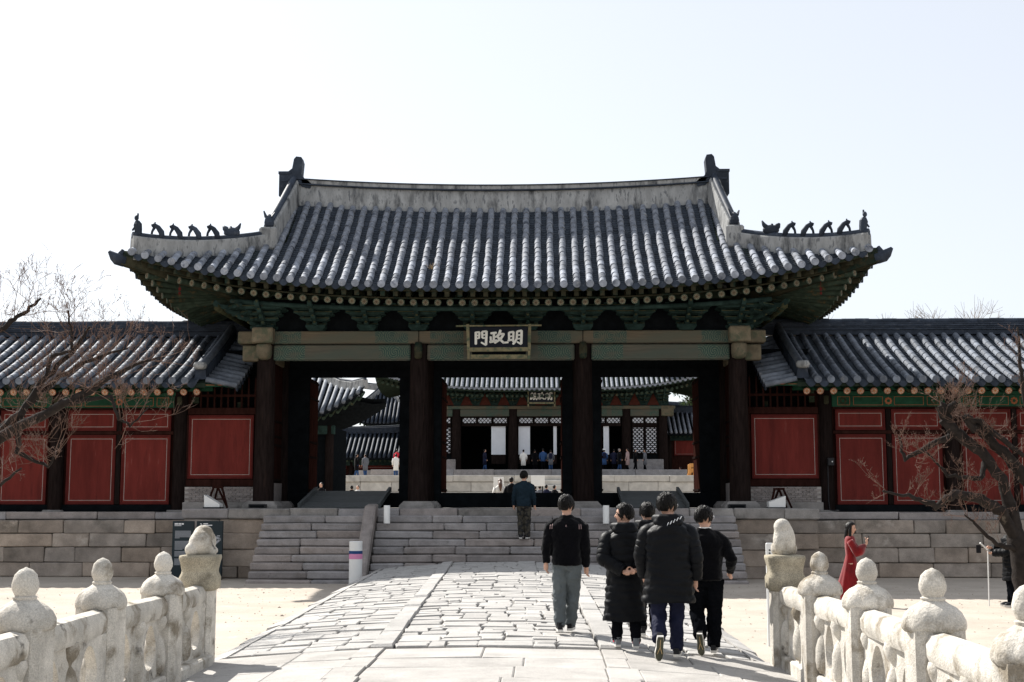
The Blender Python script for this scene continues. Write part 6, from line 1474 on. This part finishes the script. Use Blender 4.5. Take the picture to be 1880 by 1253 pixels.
# ------------------------------------------------------------ trees
def bare_tree(name, label, base, limbs, seed, twig_n, tw_len, group=None, tw_r=.0048, levels=3, up=.55):
    """limbs: list of (points, radii) main branches traced in space; twigs grow from them"""
    r = random.Random(seed); t = T(name, base, label, 'tree', group)
    tb = B(); tw = B(); cr = None
    def grow(p, d, L, rad_, lv):
        n = 4 if lv else 3; pts = [p]; q = Vector(p); dd = Vector(d)
        for i in range(n):
            dd = (dd+Vector((r.gauss(0, .16), r.gauss(0, .16), r.gauss(.06*up*2, .12)))).normalized(); q = q+dd*L/n; pts.append(q.copy())
        (tw).tube(pts, [rad_*(1-.75*i/n) for i in range(n+1)], 4 if rad_ < .012 else 6, True)
        if lv > 0:
            for i in range(r.randint(2, 4)):
                f = r.uniform(.3, .95); k_ = min(int(f*n), n-1); pp = pts[k_].lerp(pts[k_+1], f*n-k_)
                ax = Vector((r.gauss(0, 1), r.gauss(0, 1), r.gauss(up, .8))).normalized(); nd = (dd*.75+ax*.8).normalized()
                grow(pp, nd, L*r.uniform(.4, .72), max(rad_*.55, tw_r*.6), lv-1)
        else:
            for i in range(r.randint(1, 3)):    # buds
                f = r.uniform(.2, 1); k_ = min(int(f*n), n-1); pp = pts[k_].lerp(pts[k_+1], f*n-k_); s_ = tw_r*.9; e = Vector((r.gauss(0, 1), r.gauss(0, 1), r.gauss(0, 1))).normalized()*s_*2.5
                tw.tube([pp, pp+e, pp+e*1.5], [s_*.6, s_, s_*.3], 4)
    for li, (pts, rd) in enumerate(limbs):
        pts = [Vector(p) for p in pts]; fine = []; fr = []
        for i in range(len(pts)-1):
            for j in range(5): fine.append(pts[i].lerp(pts[i+1], j/5)+Vector((r.gauss(0, .012), r.gauss(0, .012), r.gauss(0, .012)))); fr.append((rd[i]+(rd[i+1]-rd[i])*j/5)*r.uniform(.92, 1.1))
        fine.append(pts[-1]); fr.append(rd[-1])
        fr = [q*(.84 if seed == 5 else 1.) for q in fr]; b_ = B(); b_.tube(fine, fr, 9); O('trunk' if li == 0 else 'limb', auto_smooth(b_.mesh('limb', bark), 60), t)
        nt2 = int(.8*(twig_n[li] if isinstance(twig_n, list) else twig_n))
        for i in range(nt2):
            f = r.uniform(.22 if li else .5, 1)*(len(fine)-1); k_ = min(int(f), len(fine)-2); pp = fine[k_].lerp(fine[k_+1], f-k_); dd = (fine[k_+1]-fine[k_]).normalized()
            ax = Vector((r.gauss(0, .8), r.gauss(0, .8), r.gauss(up, .75))).normalized(); nd = (dd*.5+ax).normalized()
            grow(pp, nd, tw_len*r.uniform(.35, 1.05), tw_r*r.uniform(.8, 1.7), levels-1 if r.random() < .75 else levels)
    X(tw, 'crown', twig, t, smooth=True)
    return t
def px3(pts, Y): return [(lambda q: (q[0], Y+dy, q[1]))(at(px, py, Y+dy)) for px, py, dy in pts]
YT1 = 21.
s1 = YT1/2400
L = [(px3([(-240, 1120, 0), (-200, 960, 0), (-110, 850, 0), (-20, 812, 0), (40, 760, 0), (85, 690, .1), (140, 640, .2), (165, 600, .2)], YT1), [r_*s1 for r_ in (30, 24, 16, 12, 9, 6.5, 5, 2.5)]),
     (px3([(-20, 815, 0), (60, 770, -.2), (130, 738, -.3), (185, 705, -.2), (250, 668, 0), (300, 655, .1)], YT1), [r_*s1 for r_ in (13, 11, 9, 7, 4, 1.5)]),
     (px3([(-10, 800, 0), (50, 745, .3), (110, 690, .4), (165, 660, .4), (235, 640, .5)], YT1), [r_*s1 for r_ in (9, 7.5, 6, 4.5, 2)]),
     (px3([(-120, 700, .2), (-40, 640, .1), (20, 590, 0), (50, 570, 0), (75, 548, .0)], YT1), [r_*s1 for r_ in (10, 8, 5.5, 4, 2.5)]),
     (px3([(-200, 960, 0), (-150, 790, .2), (-120, 700, .2)], YT1), [r_*s1 for r_ in (24, 17, 13)]),
     (px3([(130, 740, -.3), (205, 728, -.4), (218, 770, -.5), (240, 783, -.5), (275, 745, -.5)], YT1), [r_*s1 for r_ in (5, 4, 3.2, 2.4, 1.2)]),
     (px3([(40, 765, 0), (30, 830, -.3), (90, 858, -.4), (110, 815, -.5)], YT1), [r_*s1 for r_ in (7, 5, 3, 1.5)]),
     (px3([(85, 690, .1), (95, 655, 0), (132, 645, 0), (130, 600, .1), (125, 570, .1)], YT1), [r_*s1 for r_ in (5, 4.2, 3.6, 3, 1.5)]),
     (px3([(-60, 835, 0), (0, 890, -.2), (40, 860, -.2)], YT1), [r_*s1 for r_ in (8, 4, 2)])]
bare_tree('plum_tree', 'bare plum tree reaching in front of the corridor beside the information boards', tuple(px3([(-240, 1120, 0)], YT1)[0][:2])+(0,), [([(L[0][0][0][0]-.1, YT1, -.05)]+L[0][0], [L[0][1][0]*1.3]+L[0][1])]+L[1:], 5, [26, 40, 34, 26, 6, 20, 22, 20, 14], .85)
YT2 = 24.5; s1 = YT2/2400
L2 = [(px3([(1905, 1135, 0), (1880, 1060, 0), (1868, 1000, 0), (1858, 955, 0), (1838, 880, 0), (1800, 830, 0), (1755, 795, .1), (1730, 770, .1)], YT2), [r_*s1 for r_ in (24, 21, 18, 13, 9.5, 10, 11, 9)]),
      (px3([(1865, 990, 0), (1840, 940, -.2), (1800, 915, -.3), (1750, 908, -.4), (1720, 928, -.5), (1680, 915, -.5), (1620, 902, -.6)], YT2), [r_*s1 for r_ in (12, 10, 9, 7.5, 5.5, 4, 1.5)]),
      (px3([(1950, 930, .2), (1890, 885, .1), (1840, 830, 0), (1795, 785, 0), (1775, 770, 0)], YT2), [r_*s1 for r_ in (14, 11.5, 9.5, 7.5, 5.5)]),
      (px3([(1900, 1110, 0), (1930, 1010, .1), (1950, 930, .2)], YT2), [r_*s1 for r_ in (22, 19, 16)]),
      (px3([(1740, 775, .1), (1725, 745, 0), (1742, 752, 0), (1755, 740, -.1)], YT2), [r_*s1 for r_ in (10, 8, 7, 5)]),
      (px3([(1790, 790, 0), (1770, 765, -.1), (1800, 775, -.1), (1830, 800, -.2), (1880, 838, -.2)], YT2), [r_*s1 for r_ in (8, 6, 5.5, 5, 4)]),
      (px3([(1745, 800, .1), (1700, 822, 0), (1660, 845, -.1), (1650, 800, -.1)], YT2), [r_*s1 for r_ in (7, 5, 3.5, 2)]),
      (px3([(1950, 930, .2), (1900, 800, .1), (1880, 720, .0), (1872, 660, .0), (1868, 600, 0)], YT2), [r_*s1 for r_ in (8, 6, 4.5, 3, 1.5)]),
      (px3([(1810, 845, 0), (1800, 880, -.2), (1740, 872, -.3), (1700, 830, -.3)], YT2), [r_*s1 for r_ in (6, 4.5, 3, 1.5)]),
      (px3([(1870, 1010, 0), (1830, 1000, -.3), (1790, 960, -.4), (1770, 945, -.4)], YT2), [r_*s1 for r_ in (6, 4, 2.5, 1)])]
bare_tree('plum_tree', 'dark gnarled bare plum tree with thick limbs in front of the right corridor', tuple(px3([(1905, 1135, 0)], YT2)[0][:2])+(0,), [([(L2[0][0][0][0]+.05, YT2, -.05)]+L2[0][0], [L2[0][1][0]*1.3]+L2[0][1])]+L2[1:], 11, [20, 22, 18, 2, 18, 20, 18, 16, 14, 12], .62)
# far bare trees on the skyline to the right
def far_tree(x, y, h, seed, lab, grp):
    r = random.Random(seed); t = T('far_tree', (x, y, 0), lab, 'tree', grp); tk = B(); tw = B()
    def go(p, d, L, rad_, lv, bm):
        q = Vector(p); pts = [q.copy()]; dd = Vector(d)
        for i in range(3): dd = (dd+Vector((r.gauss(0, .13), r.gauss(0, .13), .05))).normalized(); q = q+dd*L/3; pts.append(q.copy())
        bm.tube(pts, [rad_, rad_*.85, rad_*.7, rad_*.55], 5)
        if lv:
            for i in range(3 if lv > 1 else 4):
                nd = (dd+Vector((r.gauss(0, .55), r.gauss(0, .55), r.gauss(.1, .3)))).normalized(); go(pts[r.randint(2, 3)] if i else q, nd, L*r.uniform(.6, .8), rad_*.58, lv-1, tw)
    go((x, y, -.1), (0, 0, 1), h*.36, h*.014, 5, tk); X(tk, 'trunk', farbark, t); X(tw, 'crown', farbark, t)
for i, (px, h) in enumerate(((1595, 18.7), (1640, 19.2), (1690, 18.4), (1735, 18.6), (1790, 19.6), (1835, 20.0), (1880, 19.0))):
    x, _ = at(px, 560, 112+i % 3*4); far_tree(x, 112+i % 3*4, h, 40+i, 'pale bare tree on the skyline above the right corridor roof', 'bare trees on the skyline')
